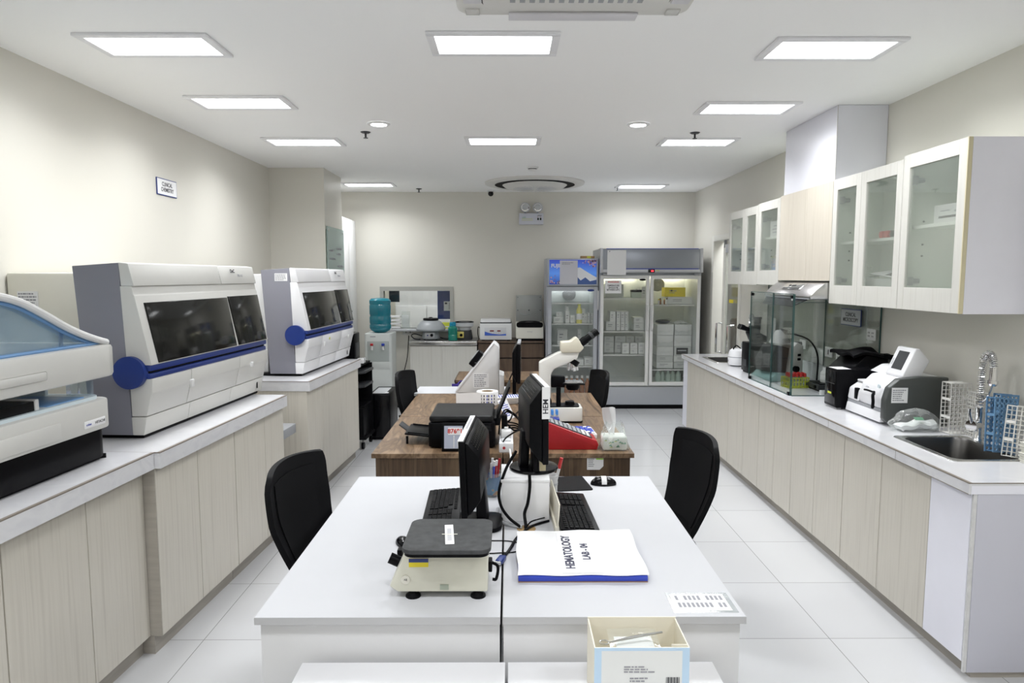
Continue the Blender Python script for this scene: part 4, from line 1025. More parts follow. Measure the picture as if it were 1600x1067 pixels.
# label roll, cards
o = thing('label_roll', 'roll of printed white labels standing on the walnut desk', 'label roll', (-.165, 5.20, DZ))
b = B(); b.lathe([(.048, 0), (.082, 0), (.084, .004), (.084, .10), (.082, .104), (.048, .104), (.048, 0)], PAPER, n=40); b.build('roll', o)
B().lathe([(.040, .002), (.0475, .002), (.0475, .1035), (.040, .1035), (.040, .002)], mat('card_core', (.42, .32, .22), .8), n=32).build('core', o)
b = B()
for a in range(-14, 6):
    th = R(-90+a*8)
    for zz in (.02, .045, .07):
        if (a*7+int(zz*1000)) % 5 < 3:
            X = Matrix.Rotation(th, 4, 'Z'); b.box(.0842, .0848, -.004, .004, zz, zz+.016, INK if a % 3 else INKB, X=X)
b.build('printed_marks', o)
o = tag(B().grid(lambda u, v: Vector((-.19*u, .012*math.sin(u*5), .102*v)), 14, 2, PAPER, .0006).build('label_strip', loc=(-.21, 5.122, DZ+.0005)), 'loose strip of blank labels trailing left from the roll', 'labels')
o = thing('request_forms', 'fan of blue printed forms beside the label roll', 'paper', (-.02, 5.25, DZ), R(6))
for k in range(4):
    q = B().box(-.12+.012*k, .09+.012*k, -.05-.008*k, .09-.008*k, .01+.012*k, .02+.012*k, PAPER, .001).build('form', o)
b = B()
for k in range(9): b.box(-.06+k*.018, -.052+k*.018, -.07, .06, .0562, .0568, INKB)
b.build('printed_bars', q)
B().box(-.11, .10, -.04, .07, 0, .010, PAPER).build('pad', o)
o = thing('paper_sheet', 'white lined sheet leaning on the paper support of printer', 'paper', (.015, 4.66, DZ), R(5), rot=(R(-30), 0, R(60)))
B().box(-.06, .06, 0, .002, 0, .15, PAPER).build('sheet', o); lines(o, -.05, .05, .02, .14, 8, 0, INKB, seed=12)

# white wedge-shaped unit
o = thing('hematology_analyzer', 'white wedge-shaped unit with a paper label on the rear white desk', 'analyzer', (-.115, 5.66, DZ))
b = B(); b.prism([(-.325, .012), (.030, .012), (.030, .395), (.0, .425), (-.006, .425)], 'y', 0, .26, WHITE, .004); b.build('wedge_body', o)
b = B(); b.prism([(-.31, .0), (.02, .0), (.02, .012), (-.31, .012)], 'y', .01, .25, MGREY); b.build('foot', o)
b = B(); b.prism([(.032, .17), (.074, .155), (.074, .0), (.032, .0)], 'y', .0, .26, WHITE, .006); b.build('side_module', o)
b = B(); b.prism([(-.325, .012), (-.006, .425), (-.012, .432), (-.335, .018)], 'y', -.006, .266, WHITE2, .002); b.build('sloped_cover', o)
b = B(); b.box(.025, .034, .01, .25, .17, .385, WHITE2, .003); b.build('raised_panel', o)
b = B(); b.box(-.185, -.05, -.0012, 0, .055, .175, PAPER); q = b.build('label_sheet', o); lines(q, -.175, -.06, .06, .17, 7, -.0012, seed=13)
b = B(); b.box(-.17, -.13, -.0012, 0, .262, .266, MGREY); b.build('vent_slot', o)
a = math.atan2(.413, .319)
X = Matrix.Translation((-.17, .13, .218)) @ Matrix.Rotation(-a, 4, 'Y')
b = B(); b.box(-.01, .13, -.08, .06, .012, .062, BLACK, .006, X=X); b.box(.04, .12, -.05, .02, .062, .066, LGREY, X=X); b.build('printer_module', o)

# ------------------------------------------------------------------ right counter: base cabinets, worktop, sinks
RZ = .87; RX = 1.955
GR = 'right side base cabinets'
def rcab(label, splits, fill=None, **k):
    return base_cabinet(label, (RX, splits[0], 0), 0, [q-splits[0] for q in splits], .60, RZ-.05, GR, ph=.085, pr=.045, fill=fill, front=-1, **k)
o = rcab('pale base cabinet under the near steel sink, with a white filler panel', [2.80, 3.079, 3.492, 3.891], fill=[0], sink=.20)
b = B(); b.box(.018, .60, -.012, .0, .03, RZ-.05, mat('white_laminate_shaded', (.56, .56, .63), .4), .001); b.build('end_panel', o)  # darker copy of the white laminate, standing for weaker light low down
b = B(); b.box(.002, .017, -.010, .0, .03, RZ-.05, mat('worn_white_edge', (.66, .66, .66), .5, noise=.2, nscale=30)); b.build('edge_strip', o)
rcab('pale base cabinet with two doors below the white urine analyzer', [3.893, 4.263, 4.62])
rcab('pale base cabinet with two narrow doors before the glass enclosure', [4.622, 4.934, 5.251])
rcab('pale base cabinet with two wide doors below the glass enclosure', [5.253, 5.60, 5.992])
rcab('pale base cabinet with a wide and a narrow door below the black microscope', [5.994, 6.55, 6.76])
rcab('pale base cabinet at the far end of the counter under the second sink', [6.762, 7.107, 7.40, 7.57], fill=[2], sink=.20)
o = thing('countertop', 'long white marbled worktop along the right wall', 'countertop', (1.93, 2.785, 0))
def tb(b, x0, x1, y0, y1, z0=RZ-.014, z1=RZ, m=TOPM): b.box(x0-1.93, x1-1.93, y0-2.785, y1-2.785, z0, z1, m)
b = B(); S1 = (2.10, 2.44, 3.14, 3.60); S2 = (2.10, 2.44, 6.80, 7.25); xe = XW-.002
tb(b, 1.942, S1[0], 2.785, 7.575); tb(b, S1[1], xe, 2.785, 7.575)
for y0, y1 in ((2.785, S1[2]), (S1[3], S2[2]), (S2[3], 7.575)): tb(b, S1[0], S1[1], y0, y1)
b.build('slab', o)
b = B(); tb(b, 1.93, 1.942, 2.785, 7.575, RZ-.05, RZ-.004, TOPE); tb(b, 1.942, xe, 2.785, 2.797, RZ-.05, RZ-.014, LAV); tb(b, 1.942, xe, 7.563, 7.575, RZ-.05, RZ-.014, TOPE); b.build('edge_band', o)
b = B(); tb(b, 1.9292, 1.943, 2.7845, 7.5755, RZ-.0045, RZ+.0003, TRIMB); tb(b, 1.943, xe, 2.7844, 2.785, RZ-.0045, RZ, TRIMB); tb(b, 1.9294, 1.9300, 2.7846, 7.57, RZ-.0505, RZ-.0475, TRIMB)
for y in (3.33, 4.05, 4.9, 5.75, 6.6): tb(b, 1.9295, 1.93, y, y+.002, RZ-.05, RZ-.004, TRIMB)
b.build('edge_seam', o)
def sink(label, S):
    x0, x1, y0, y1 = S; cx, cy = (x0+x1)/2, (y0+y1)/2
    o = thing('sink', label, 'sink', (cx, cy, RZ), 0, 'steel sinks in the right counter')
    W, D = (x1-x0)/2, (y1-y0)/2
    def ring(w, d, r, z): 
        pts = []
        for sx, sy, q in ((1, 1, 0), (-1, 1, 1), (-1, -1, 2), (1, -1, 3)):
            for k in range(7):
                an = (q+k/6)*math.pi/2; pts.append((sx*(w-r)+r*math.cos(an), sy*(d-r)+r*math.sin(an), z))
        return pts
    def loft(rs, m):
        b = B(); t = bmesh.new(); vs = [[t.verts.new(p) for p in r_] for r_ in rs]; n = len(rs[0])
        for A, D_ in zip(vs, vs[1:]):
            for k in range(n): t.faces.new((A[k], A[(k+1) % n], D_[(k+1) % n], D_[k]))
        bmesh.ops.recalc_face_normals(t, faces=t.faces[:]); b._add(t, m); return b, vs
    b, _ = loft([ring(W+.028, D+.028, .03, .0005), ring(W+.026, D+.026, .03, .004), ring(W+.012, D+.012, .05, .005), ring(W-.004, D-.004, .06, .002)], METAL); b.build('rim', o)
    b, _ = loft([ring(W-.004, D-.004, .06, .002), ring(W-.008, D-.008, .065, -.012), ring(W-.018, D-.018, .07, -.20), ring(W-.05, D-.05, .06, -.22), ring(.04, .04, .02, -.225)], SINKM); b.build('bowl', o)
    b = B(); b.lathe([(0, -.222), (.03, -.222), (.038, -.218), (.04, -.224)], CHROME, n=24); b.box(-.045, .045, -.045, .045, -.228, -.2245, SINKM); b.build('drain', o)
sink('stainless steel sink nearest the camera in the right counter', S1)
sink('stainless steel sink at the far end of the right counter', S2)
def faucet(label, x, y, toward=-1):
    o = thing('faucet', label, 'faucet', (x, y, RZ), 0, 'spring neck faucets')
    b = B(); b.lathe([(0, 0), (.028, 0), (.026, .01), (.02, .02), (.02, .17), (.024, .18), (.018, .19), (0, .19)], CHROME, n=26); b.build('body', o)
    b = B(); b.cyl((-.0, 0, .085), (-.045, -.02, .085), .022, CHROME, n=24); b.cyl((-.045, -.02, .085), (-.06, -.026, .085), .03, CHROME, n=24); b.tube([(-.055, -.025, .10), (-.075, -.035, .15), (-.08, -.04, .18)], .006, CHROME); b.build('lever', o)
    path = catmull([(0, 0, .18), (0, 0, .28), (0, -.002, .38), (0, -.018, .445), (0, -.05, .465), (0, -.078, .43), (0, -.082, .37)], 12)
    b = B(); b.tube(path, .009, MGREY, smooth=False); b.build('hose', o)
    # coil spring round the hose
    pts = []; turns = 44; N = turns*10; up = Vector((.3, .95, 0)).normalized()
    tot = len(path)-1
    for i in range(N+1):
        f = i/N*tot*.93; k = min(int(f), tot-1); p = path[k].lerp(path[k+1], f-k); d = (path[k+1]-path[k]).normalized()
        a = d.cross(up); a = a.normalized() if a.length > .05 else Vector((1, 0, 0)); c = d.cross(a)
        # closer coils low, more open coils on the bend
        th = 2*math.pi*turns*(i/N)**.8
        pts.append(p+(a*math.cos(th)+c*math.sin(th))*.0185)
    b = B(); b.tube(pts, .0026, CHROME, n=6, smooth=False); b.build('spring', o)
    b = B(); e = path[-1]; b.cyl(e+Vector((0, 0, .03)), e-Vector((0, 0, .05)), .018, CHROME, n=22); b.cyl(e-Vector((0, 0, .05)), e-Vector((0, 0, .065)), .022, CHROME, n=22, r1=.018); b.build('spray_head', o)
    b = B(); b.tube([(.0, 0, .2), (.0, -.05, .24), (.0, -.082, .31)], .005, CHROME); b.lathe([(.020, -.008), (.024, -.008), (.024, .008), (.020, .008)], CHROME, (0, -.082, .325), n=22); b.build('holder_arm', o)
faucet('chrome spring-neck faucet behind the near steel sink', 2.47, 3.52)
faucet('chrome spring-neck faucet behind the far sink by the glass door', 2.48, 7.0)

# ------------------------------------------------------------------ things round the near sink
def rack(name_lab, loc, rot, nx, nz, w, h, d, m, rnd=False, layers=2, group='test tube racks by the sink'):
    o = thing('test_tube_rack', name_lab, 'rack', loc, 0, group, rot=rot)
    for k in range(layers):
        y = k*(d-.003)/(layers-1)
        if not rnd:
            B().lattice(w, h, nx, nz, .003, m, .0042, X=Matrix.Translation((0, y, 0))).build('grid_plate', o)
        else:
            b = B(); t = bmesh.new(); cw, chh = w/nx, h/nz; S_ = 12; z_ = []
            for i in range(nx):
                for j in range(nz):
                    cx, cz = cw*(i+.5), chh*(j+.5); r_ = min(cw, chh)*.36
                    sq = []; ci = []
                    for q in range(S_):
                        an = 2*math.pi*q/S_; c_, s_ = math.cos(an), math.sin(an); mm = max(abs(c_), abs(s_))
                        sq.append((cx+c_/mm*cw/2, cz+s_/mm*chh/2)); ci.append((cx+c_*r_, cz+s_*r_))
                    for yy, rev in ((0, False), (.004, True)):
                        A = [t.verts.new((p[0], yy, p[1])) for p in sq]; D_ = [t.verts.new((p[0], yy, p[1])) for p in ci]
                        for q in range(S_): t.faces.new((A[q], A[(q+1) % S_], D_[(q+1) % S_], D_[q]))
                        if not rev: inner = D_
                        else:
                            for q in range(S_): t.faces.new((inner[q], inner[(q+1) % S_], D_[(q+1) % S_], D_[q]))
            bmesh.ops.remove_doubles(t, verts=t.verts[:], dist=.0001); bmesh.ops.recalc_face_normals(t, faces=t.faces[:])
            b._add(t, m, Matrix.Translation((0, y, 0))); b.box(-.004, .0, y, y+.004, -.004, h+.004, m); b.box(w, w+.004, y, y+.004, -.004, h+.004, m); b.box(0, w, y, y+.004, h, h+.004, m); b.box(0, w, y, y+.004, -.004, 0, m)
            b.build('hole_plate', o)
    for z0 in (0, h-.004): B().box(.004, w-.004, .004, d-.004, z0, z0+.003, m).build('end_bar', o)
    for x0 in (.001, w-.004):
        for z0 in (h*.3, h*.65): B().box(x0, x0+.003, .003, d-.003, z0, z0+.014, m).build('side_bar', o)
    return o
rack('white lattice test tube rack standing upright left of the near faucet', (2.405, 3.655, RZ+.003), (0, 0, R(4)), 5, 12, .115, .28, .075, RACKW)
rack('white lattice test tube rack upright behind the near faucet', (2.55, 3.56, RZ+.003), (0, 0, R(85)), 5, 12, .10, .24, .065, RACKW)
rack('blue test tube rack with round holes leaning beside the near faucet', (2.375, 3.27, RZ+.008), (R(-8), R(7), R(10)), 5, 10, .125, .265, .05, RACKB, True)
rack('blue test tube rack leaning behind the front blue rack', (2.45, 3.352, RZ+.008), (R(-4), R(5), R(3)), 4, 10, .09, .265, .05, RACKB, True)
rack('white lattice test tube rack leaning right of the blue racks', (2.385, 3.165, RZ+.008), (R(-6), R(9), R(4)), 5, 11, .13, .245, .06, RACKW)
for k in range(6):
    o = thing('specimen_tray', None, 'tray', (2.475+.002*(k % 2), 2.97+.003*((k*5) % 3), RZ+.0005+k*.0165), R(1.5*((k % 3)-1)), 'cream specimen trays by the sink')
    o['label'] = ('bottom cream tray of the stack at the near end of the right counter', 'second cream tray from the bottom of the stack by the sink', 'third cream tray from the bottom of the stack by the sink', 'fourth cream tray from the bottom of the stack by the sink', 'fifth cream tray, just under the top one of the stack', 'topmost cream tray of the stack below the white lattice rack')[k]
    b = B(); b.box(-.10, .10, -.13, .13, 0, .013, mat('tray_cream', (.70, .69, .62), .5) if k == 0 else bpy.data.materials['tray_cream'], .003); b.build('tray_body', o)
    b = B(); b.box(-.104, .104, -.134, .134, .0128, .0160, bpy.data.materials['tray_cream'], .001); b.build('rim', o)
# clear bag with tissues
o = thing('plastic_bag', 'clear plastic bag around white tissues before the grey analyzer side', 'bag', (2.275, 3.755, RZ))
def bagf(u, v):
    a = u*2*math.pi; wr = 1+.06*math.sin(a*7+v*5)+.05*math.sin(a*11-v*9)
    r_ = math.sin(min(1, .22+v*.86)*math.pi)**.5
    return Vector((.135*wr*math.cos(a)*r_*(1+.06*math.sin(v*9)), .062*wr*math.sin(a)*r_, .002+.128*v+.010*math.sin(a*3+1)*v))
b = B(); b.grid(bagf, 56, 14, BAG); b.build('film', o)
b = B(); b.grid(lambda u, v: Vector((-.10+.20*u, -.04+.08*v, .03+.035*math.sin(u*2.2)*math.sin(.4+v*2.4)+.006*math.sin(u*14))), 18, 10, PAPER, .028); b.build('tissues', o)
b = B(); b.grid(lambda u, v: Vector((-.03+.05*u, -.052+.02*v, .072+.012*v)), 4, 4, mat('pale_green', (.15, .42, .25), .5), .0012); b.build('green_print', o)

# ------------------------------------------------------------------ urine analyzer (local: front faces -x, y runs away)
o = thing('urine_analyzer', 'white desktop analyzer with grey side and tilted screen by the sink', 'analyzer', (2.16, 3.88, RZ))
UG = mat('warm_grey_side', (.055, .06, .058), .36)
sp = [(.03, .012), (.36, .012), (.36, .285), (.20, .290), (.075, .275), (.02, .225), (.0, .15), (.0, .04)]
b = B(); b.prism(sp, 'y', -.022, .03, UG, .008, 3); b.build('side_cover', o)
b = B(); b.prism([(.02, .085), (.36, .085), (.36, .28), (.20, .283), (.085, .268), (.03, .215), (.012, .15)], 'y', .031, .30, WHITE2, .012, 3); b.build('main_housing', o)
b = B(); b.prism([(.01, .085), (.34, .085), (.34, .20), (.08, .20), (.02, .16)], 'y', .302, .44, WHITE2, .014, 3); b.build('strip_tray_housing', o)
b = B(); b.prism([(.0, .012), (.35, .012), (.35, .07), (.012, .07)], 'y', .031, .44, WHITE2, .008); b.build('base', o)
b = B(); b.box(.015, .34, .035, .435, .069, .086, MGREY); b.build('slot', o)
b = B(); b.box(.006, .03, .315, .345, .10, .17, BLACK, .004); b.build('opening', o)
b = B(); b.rrect(.06, .30, .31, .43, .02, 'z', .20, .212, WHITE2, bev=.004); b.build('tray_lid', o)
b = B(); b.rrect(.16, .34, .10, .30, .03, 'z', .28, .315, WHITE2, bev=.008) if False else b.prism([(.12, .27), (.34, .27), (.34, .315), (.20, .315)], 'y', .22, .40, WHITE2, .012, 3); b.build('rear_hump', o)
X = Matrix.Translation((.115, .02, .285)) @ Matrix.Rotation(R(24), 4, 'Y')
b = B(); b.prism([(.0, .0), (.0, .175), (.02, .185), (.105, .145), (.095, -.045), (.03, -.02)], 'y', 0, .185, WHITE2, .006, 3, X=X); q = b.build('display_head', o)
b = B(); b.box(-.0015, .0005, .04, .145, .035, .15, DGREY, X=X); b.build('screen', q)
b = B(); b.box(-.002, -.0012, .156, .172, .06, .10, LGREY, X=X); b.build('keys', q)
b = B(); b.box(-.012, .0, .085, .10, .165, .19, BLACK, .004); b.tube([(-.008, .10, .182), (-.018, .14, .186), (-.02, .175, .184)], .006, BLACK); b.tube([(-.008, .09, .18), (-.024, .07, .165), (-.026, .06, .13), (-.02, .075, .095), (-.010, .085, .10)], .009, BLACK); b.build('lever', o)
b = B(); b.box(.035, .125, -.0235, -.0225, .14, .225, PAPER); q = b.build('label_sheet', o); lines(q, .04, .12, .148, .218, 6, -.0236, seed=21)
b = B(); b.box(.033, .127, -.0233, -.0224, .138, .227, LGREY); b.build('label_border', q)
b = B(); b.cyl((.004, .065, .222), (.012, .065, .222), .012, LBLUE, n=18); b.build('maker_badge', o)
text('urisys', .016, INKG, o, (.006, .19, .20), (R(76), 0, R(-90)))
for x, y in ((.06, .0), (.06, .40), (.30, .0), (.30, .40)): B().cyl((x, y, 0), (x, y, .013), .018, WHITE, n=14).build('foot', o)

# black boxes behind it
o = thing('label_printer', 'black box-shaped printer with a yellow mark beside the white analyzer', 'printer', (2.12, 4.36, RZ))
b = B(); b.box(0, .27, 0, .165, .012, .262, BLACK, .006); b.build('case', o)
b = B(); b.box(-.004, .001, .01, .155, .03, .25, BLACKG, .003); b.build('front_panel', o)
b = B(); b.box(-.0055, -.004, .06, .11, .095, .108, YELG); b.build('logo_mark', o)
b = B(); b.box(-.0055, -.004, .02, .145, .165, .168, DGREY); b.build('seam', o)
b = B(); b.box(.01, .10, .02, .14, .2622, .2635, PAPER); b.build('paper_slip', o)
for x in (.03, .24): B().box(x-.015, x+.015, .02, .145, 0, .013, LGREY).build('foot', o)
o = thing('covered_printer', 'big black machine under a black cloth behind the white analyzer', 'printer', (2.28, 4.537, RZ))
b = B(); b.prism([(0, 0), (.27, 0), (.27, .32), (.12, .34), (.03, .25), (0, .22)], 'y', 0, .30, BLACK, .012); b.build('body', o)
def cloth(u, v): 
    x = .02+.27*u; y = -.02+.34*v
    z = .345+.022*math.sin(u*5+v*3)*.6+.012*math.sin(v*9)-.05*max(0, .25-u)*4*(.25)-.03*max(0, u-.8)
    return Vector((x, y, z))
b = B(); b.grid(cloth, 16, 16, BLACKM, .02); b.build('cloth_cover', o, sharp=60)
b = B(); b.box(.16, .29, -.05, -.02, .12, .24, BLACK, .006); b.build('side_unit', o)
b = B(); b.tube([(.22, -.02, .34), (.29, -.04, .335), (.31, -.06, .33)], .006, BLACK); b.build('clip', o)

# ------------------------------------------------------------------ glass splash panels, sign, sockets
o = thing('splash_panel', 'greenish glass splash panel carrying the CLINICAL MICROSCOPY sign', 'panel', (XW-.008, 5.15, RZ+.13), 0, 'glass splash panels')
SPL = glass('splash_glass', (.965, .98, .97), .035, .03, .10, (.66, .70, .66))
B().box(-.008, .0, -.42, .41, 0, .60, SPL).build('glass_sheet', o)
b = B(); b.box(-.010, .0, -.424, -.42, 0, .60, EDGEG); b.box(-.010, .0, .41, .414, 0, .60, EDGEG); b.build('edge', o)
o = thing('splash_panel', 'greenish glass splash panel behind the glass enclosure under the hood', 'panel', (XW-.008, 6.10, RZ+.13), 0, 'glass splash panels')
B().box(-.008, .0, -.53, .70, 0, .66, SPL).build('glass_sheet', o)
b = B(); b.box(-.010, .0, .70, .704, 0, .66, EDGEG); b.build('edge', o)
o = thing('backsplash', 'grey low backsplash along the right wall behind the counter', 'backsplash', (XW-.006, 5.9, RZ)); 
B().box(-.012, .004, -1.55, 1.65, 0, .128, mat('grey_tile', (.50, .52, .52), .25)).build('strip', o)
B().box(-.014, .004, -1.55, 1.65, .124, .130, LGREY).build('top_edge', o)
sign('wall_sign', 'grey CLINICAL MICROSCOPY sign below the right wall cabinets', (XW-.028, 5.12, 1.425), (0, 0, R(-90)), .30, .125, 'CLINICAL\nMICROSCOPY', mat('sign_grey', (.62, .63, .66), .5), NAVY)
def socket(label, y, z, kind=2, x=XW-.017):
    o = thing('wall_socket', label, 'socket', (x, y, z), 0, 'wall sockets above the right counter')
    B().box(-.008, .0, -.06, .06, -.04, .04, WHITE, .003).build('plate', o)
    b = B()
    if kind == 1: b.box(-.0095, -.0078, -.006, .006, -.02, .02, BLACK)
    else:
        for yy in (-.025, .025):
            for zz in (-.012, .012): b.box(-.0095, -.0078, yy-.010, yy-.006, zz-.006, zz+.006, DGREY); b.box(-.0095, -.0078, yy+.006, yy+.010, zz-.006, zz+.006, DGREY)
    b.build('slots', o)
socket('white wall socket right of the CLINICAL MICROSCOPY sign', 4.83, 1.32)
socket('white single switch plate left of the lower double socket', 5.46, 1.125, 1)
socket('white wall socket low above the backsplash, right of the switch', 5.27, 1.115)
o = thing('wall_socket', 'white socket with black plug behind the glass enclosure', 'socket', (XW-.017, 5.95, 1.14), 0, 'wall sockets above the right counter')
B().box(-.008, 0, -.06, .06, -.04, .04, WHITE, .003).build('plate', o); b = B(); b.cyl((-.008, .02, 0), (-.06, .02, 0), .02, DGREY, n=16); b.build('plug', o)
b = B(); b.tube([(0, 0, 0), (-.06, .03, -.03), (-.12, .10, -.12), (-.13, .10, -.22), (-.10, .02, -.255)], .006, MGREY); tag(b.build('cable', loc=(XW-.078, 5.97, 1.14)), 'grey cable hanging from the plug behind the glass enclosure', 'cable')

# ------------------------------------------------------------------ glass enclosure under the hood
o = thing('glass_enclosure', 'clear glass enclosure standing on the counter under the range hood', 'glass enclosure', (2.035, 4.87, RZ))
b = B(); b.box(0, .006, .01, .385, .004, .735, CLEAR); b.build('front_pane', o)
b = B(); b.box(.0, .006, .39, .87, .004, .735, CLEAR); b.build('front_pane', o)
b = B(); b.box(.008, .535, 0, .006, .004, .675, CLEAR); b.build('side_pane', o)
b = B(); b.box(.008, .535, .866, .872, .004, .675, CLEAR); b.build('side_pane', o)
b = B()
for y in (.012, .385, .391, .868): b.box(-.0005, .0065, y-.0022, y+.0022, .004, .735, EDGEG)
b.box(-.0005, .0065, .01, .87, .733, .737, EDGEG); b.box(-.0005, .0065, .01, .87, .0, .005, EDGEG)
b.box(.008, .535, -.0005, .0065, .674, .677, EDGEG); b.box(.008, .535, 0, .0065, 0, .005, EDGEG); b.box(.006, .010, -.0005, .0065, .004, .735, EDGEG)
b.build('pane_edges', o)
for y in (.03, .84):
    for z in (.014, .715): b = B(); b.box(-.008, .012, y-.016, y+.016, z-.012, z+.012, BLACK, .002); b.build('clip', o)
b = B(); b.cyl((-.002, .03, .70), (.0, .03, .70), .012, WHITE, n=16); b.build('sticker', o)
# inside: teal-based viewer, lamp, racks, bottle
o = thing('viewing_instrument', 'white instrument with black window and teal base inside the glass enclosure', 'instrument', (2.26, 5.66, RZ), R(18))
b = B(); b.prism([(-.15, .0), (.16, 0), (.16, .05), (-.10, .075), (-.16, .03)], 'y', -.10, .16, TEAL if False else mat('pale_teal', (.32, .52, .52), .35), .008); b.build('base', o)
b = B(); b.prism([(.02, .05), (.16, .05), (.16, .29), (.10, .32), (.05, .28)], 'y', -.10, .14, OFFW, .008); b.build('column', o)
b = B(); b.prism([(-.14, .08), (.03, .06), (.06, .27), (-.08, .30), (-.15, .18)], 'y', -.06, .12, DGREY, .012); b.build('dark_window', o)
b = B(); b.cyl((.08, -.10, .10), (.08, -.125, .10), .026, BLACK, n=22); b.build('knob', o)
for z in (.18, .215): b = B(); b.box(.10, .13, -.106, -.099, z-.01, z+.01, BLACK, .002); b.build('button', o)
o = thing('desk_lamp', 'white shaded gooseneck lamp inside the glass enclosure', 'lamp', (2.50, 5.48, RZ))
b = B(); b.lathe([(0, 0), (.05, 0), (.05, .014), (.012, .022), (0, .022)], BLACK, n=24); b.build('base', o)
b = B(); b.tube([(0, 0, .02), (.0, .0, .22), (-.05, .04, .34), (-.14, .10, .385), (-.20, .13, .39)], .007, BLACK); b.build('gooseneck', o)
b = B(); b.lathe([(.022, .075), (.03, .07), (.085, -.03), (.08, -.03), (.028, .06)], mat('lamp_shade_white', (.75, .75, .73), .4), n=26, X=Matrix.Translation((-.25, .16, .345))); b.build('lamp_shade', o)
b = B(); b.cyl((-.245, .155, .41), (-.20, .13, .40), .022, BLACK, n=16); b.build('socket', o)
o = thing('tube_basket', 'yellow basket of red capped tubes inside the glass enclosure', 'basket', (2.24, 5.28, RZ), R(10))
b = B()
for z in (.012, .045, .075): b.box(-.085, .085, -.06, -.056, z, z+.006, YELG); b.box(-.085, .085, .056, .06, z, z+.006, YELG); b.box(-.085, -.081, -.06, .06, z, z+.006, YELG); b.box(.081, .085, -.06, .06, z, z+.006, YELG)
for k in range(7):
    x = -.083+k*.0265; b.box(x-.002, x+.003, -.06, -.056, 0, .08, YELG); b.box(x-.002, x+.003, .056, .06, 0, .08, YELG)
for k in range(5):
    y = -.055+k*.026; b.box(-.085, -.081, y, y+.005, 0, .08, YELG); b.box(.081, .085, y, y+.005, 0, .08, YELG)
b.box(-.085, .085, -.06, .06, 0, .004, YELG); b.build('basket_frame', o)
for i in range(5):
    for j in range(3):
        p = thing('sample_tube', f'red capped tube, {ORD[i]} from left in the {("front", "middle", "back")[j]} row of the yellow basket', 'tube', (2.24-.06+i*.03+.004*j, 5.28-.035+j*.034, RZ+.005), group='red capped tubes in the yellow basket')
        b = B(); b.cyl((0, 0, 0), (0, 0, .085), .0075, BAG, n=10); b.build('tube', p); b = B(); b.cyl((0, 0, .08), (0, 0, .108), .0105, REDC, n=10); b.build('cap', p)
o = thing('hot_plate', 'flat dark hot plate behind the yellow basket', 'hot plate', (2.44, 5.15, RZ))
b = B(); b.box(-.12, .10, -.10, .14, .012, .05, DGREY, .006); b.build('housing', o); b = B(); b.box(-.10, .08, -.08, .12, .05, .056, BLACK, .002); b.build('plate', o)
b = B(); b.cyl((-.13, -.05, .03), (-.118, -.05, .03), .013, BLACK, n=14); b.build('knob', o)
for x in (-.1, .08): B().box(x-.01, x+.01, -.09, .13, 0, .013, BLACK).build('foot', o)
o = thing('bottle', 'white plastic bottle standing on the dark hot plate', 'bottle', (2.43, 5.17, RZ+.0565))
b = B(); b.lathe([(0, 0), (.04, 0), (.043, .01), (.043, .07), (.028, .09), (.024, .092), (0, .092)], WHITE, n=24); b.build('bottle_body', o); b = B(); b.cyl((0, 0, .09), (0, 0, .115), .026, WHITE2, n=22); b.build('cap', o); b = B(); b.lathe([(.0435, .02), (.0435, .055)], PAPER, n=24); b.build('label_band', o)
o = thing('dish_pot', 'small black lidded pot on the counter behind the hot plate', 'pot', (2.50, 4.97, RZ))
b = B(); b.lathe([(0, 0), (.03, 0), (.04, .02), (.042, .12), (0, .12)], BLACK, n=24); b.build('pot_body', o); b = B(); b.lathe([(.06, .118), (.062, .124), (.02, .135), (.006, .14), (.008, .165), (0, .168)], BLACKM, n=24); b.build('lid', o)
o = thing('specimen_cup', 'cream capped specimen cup behind the black box printer', 'cup', (2.40, 4.925, RZ)); b = B(); b.lathe([(0, 0), (.028, 0), (.034, .095), (0, .095)], WHITE, n=22); b.build('cup_body', o); b = B(); b.cyl((0, 0, .095), (0, 0, .112), .037, CREAM, n=22); b.build('cap', o)
o = thing('tape_roll', 'small white tape roll on counter before the hot plate', 'tape', (2.30, 4.93, RZ)); b = B(); b.lathe([(.014, 0), (.026, 0), (.026, .03), (.014, .03), (.014, 0)], WHITE2, n=24); b.build('roll', o); b = B(); b.lathe([(.011, .001), (.0138, .001), (.0138, .029), (.011, .029), (.011, .001)], LGREY, n=22); b.build('core', o)

# ------------------------------------------------------------------ far end: boxed microscope and white appliance
o = thing('microscope', 'black binocular microscope standing on the far right counter', 'microscope', (2.20, 6.10, RZ))
b = B(); b.box(-.075, .075, -.09, .09, .014, .275, BLACK, .008); b.build('power_unit', o)
b = B(); b.box(-.06, .06, -.08, .08, 0, .015, BLACKM); b.build('foot', o)
b = B(); b.prism([(-.02, .275), (.10, .275), (.10, .33), (.04, .36), (.05, .42), (-.03, .42), (-.06, .36)], 'y', -.05, .06, BLACK, .01); b.build('arm', o)
for y in (-.03, .03):
    b = B(); b.cyl((-.03, y, .38), (-.10, y, .405), .02, BLACK, n=16); b.cyl((-.10, y, .405), (-.13, y, .417), .024, BLACK, n=16); b.build('eyepiece', o)
b = B(); b.cyl((.03, 0, .42), (.03, 0, .48), .03, BLACK, n=18); b.cyl((.03, 0, .48), (.03, 0, .50), .036, DGREY, n=18); b.build('lamp_house', o)
b = B(); b.box(-.0765, -.075, -.04, .04, .06, .12, DGREY); b.build('front_plate', o)
o = thing('centrifuge', 'small white rounded appliance left of the black microscope', 'centrifuge', (2.21, 6.56, RZ))
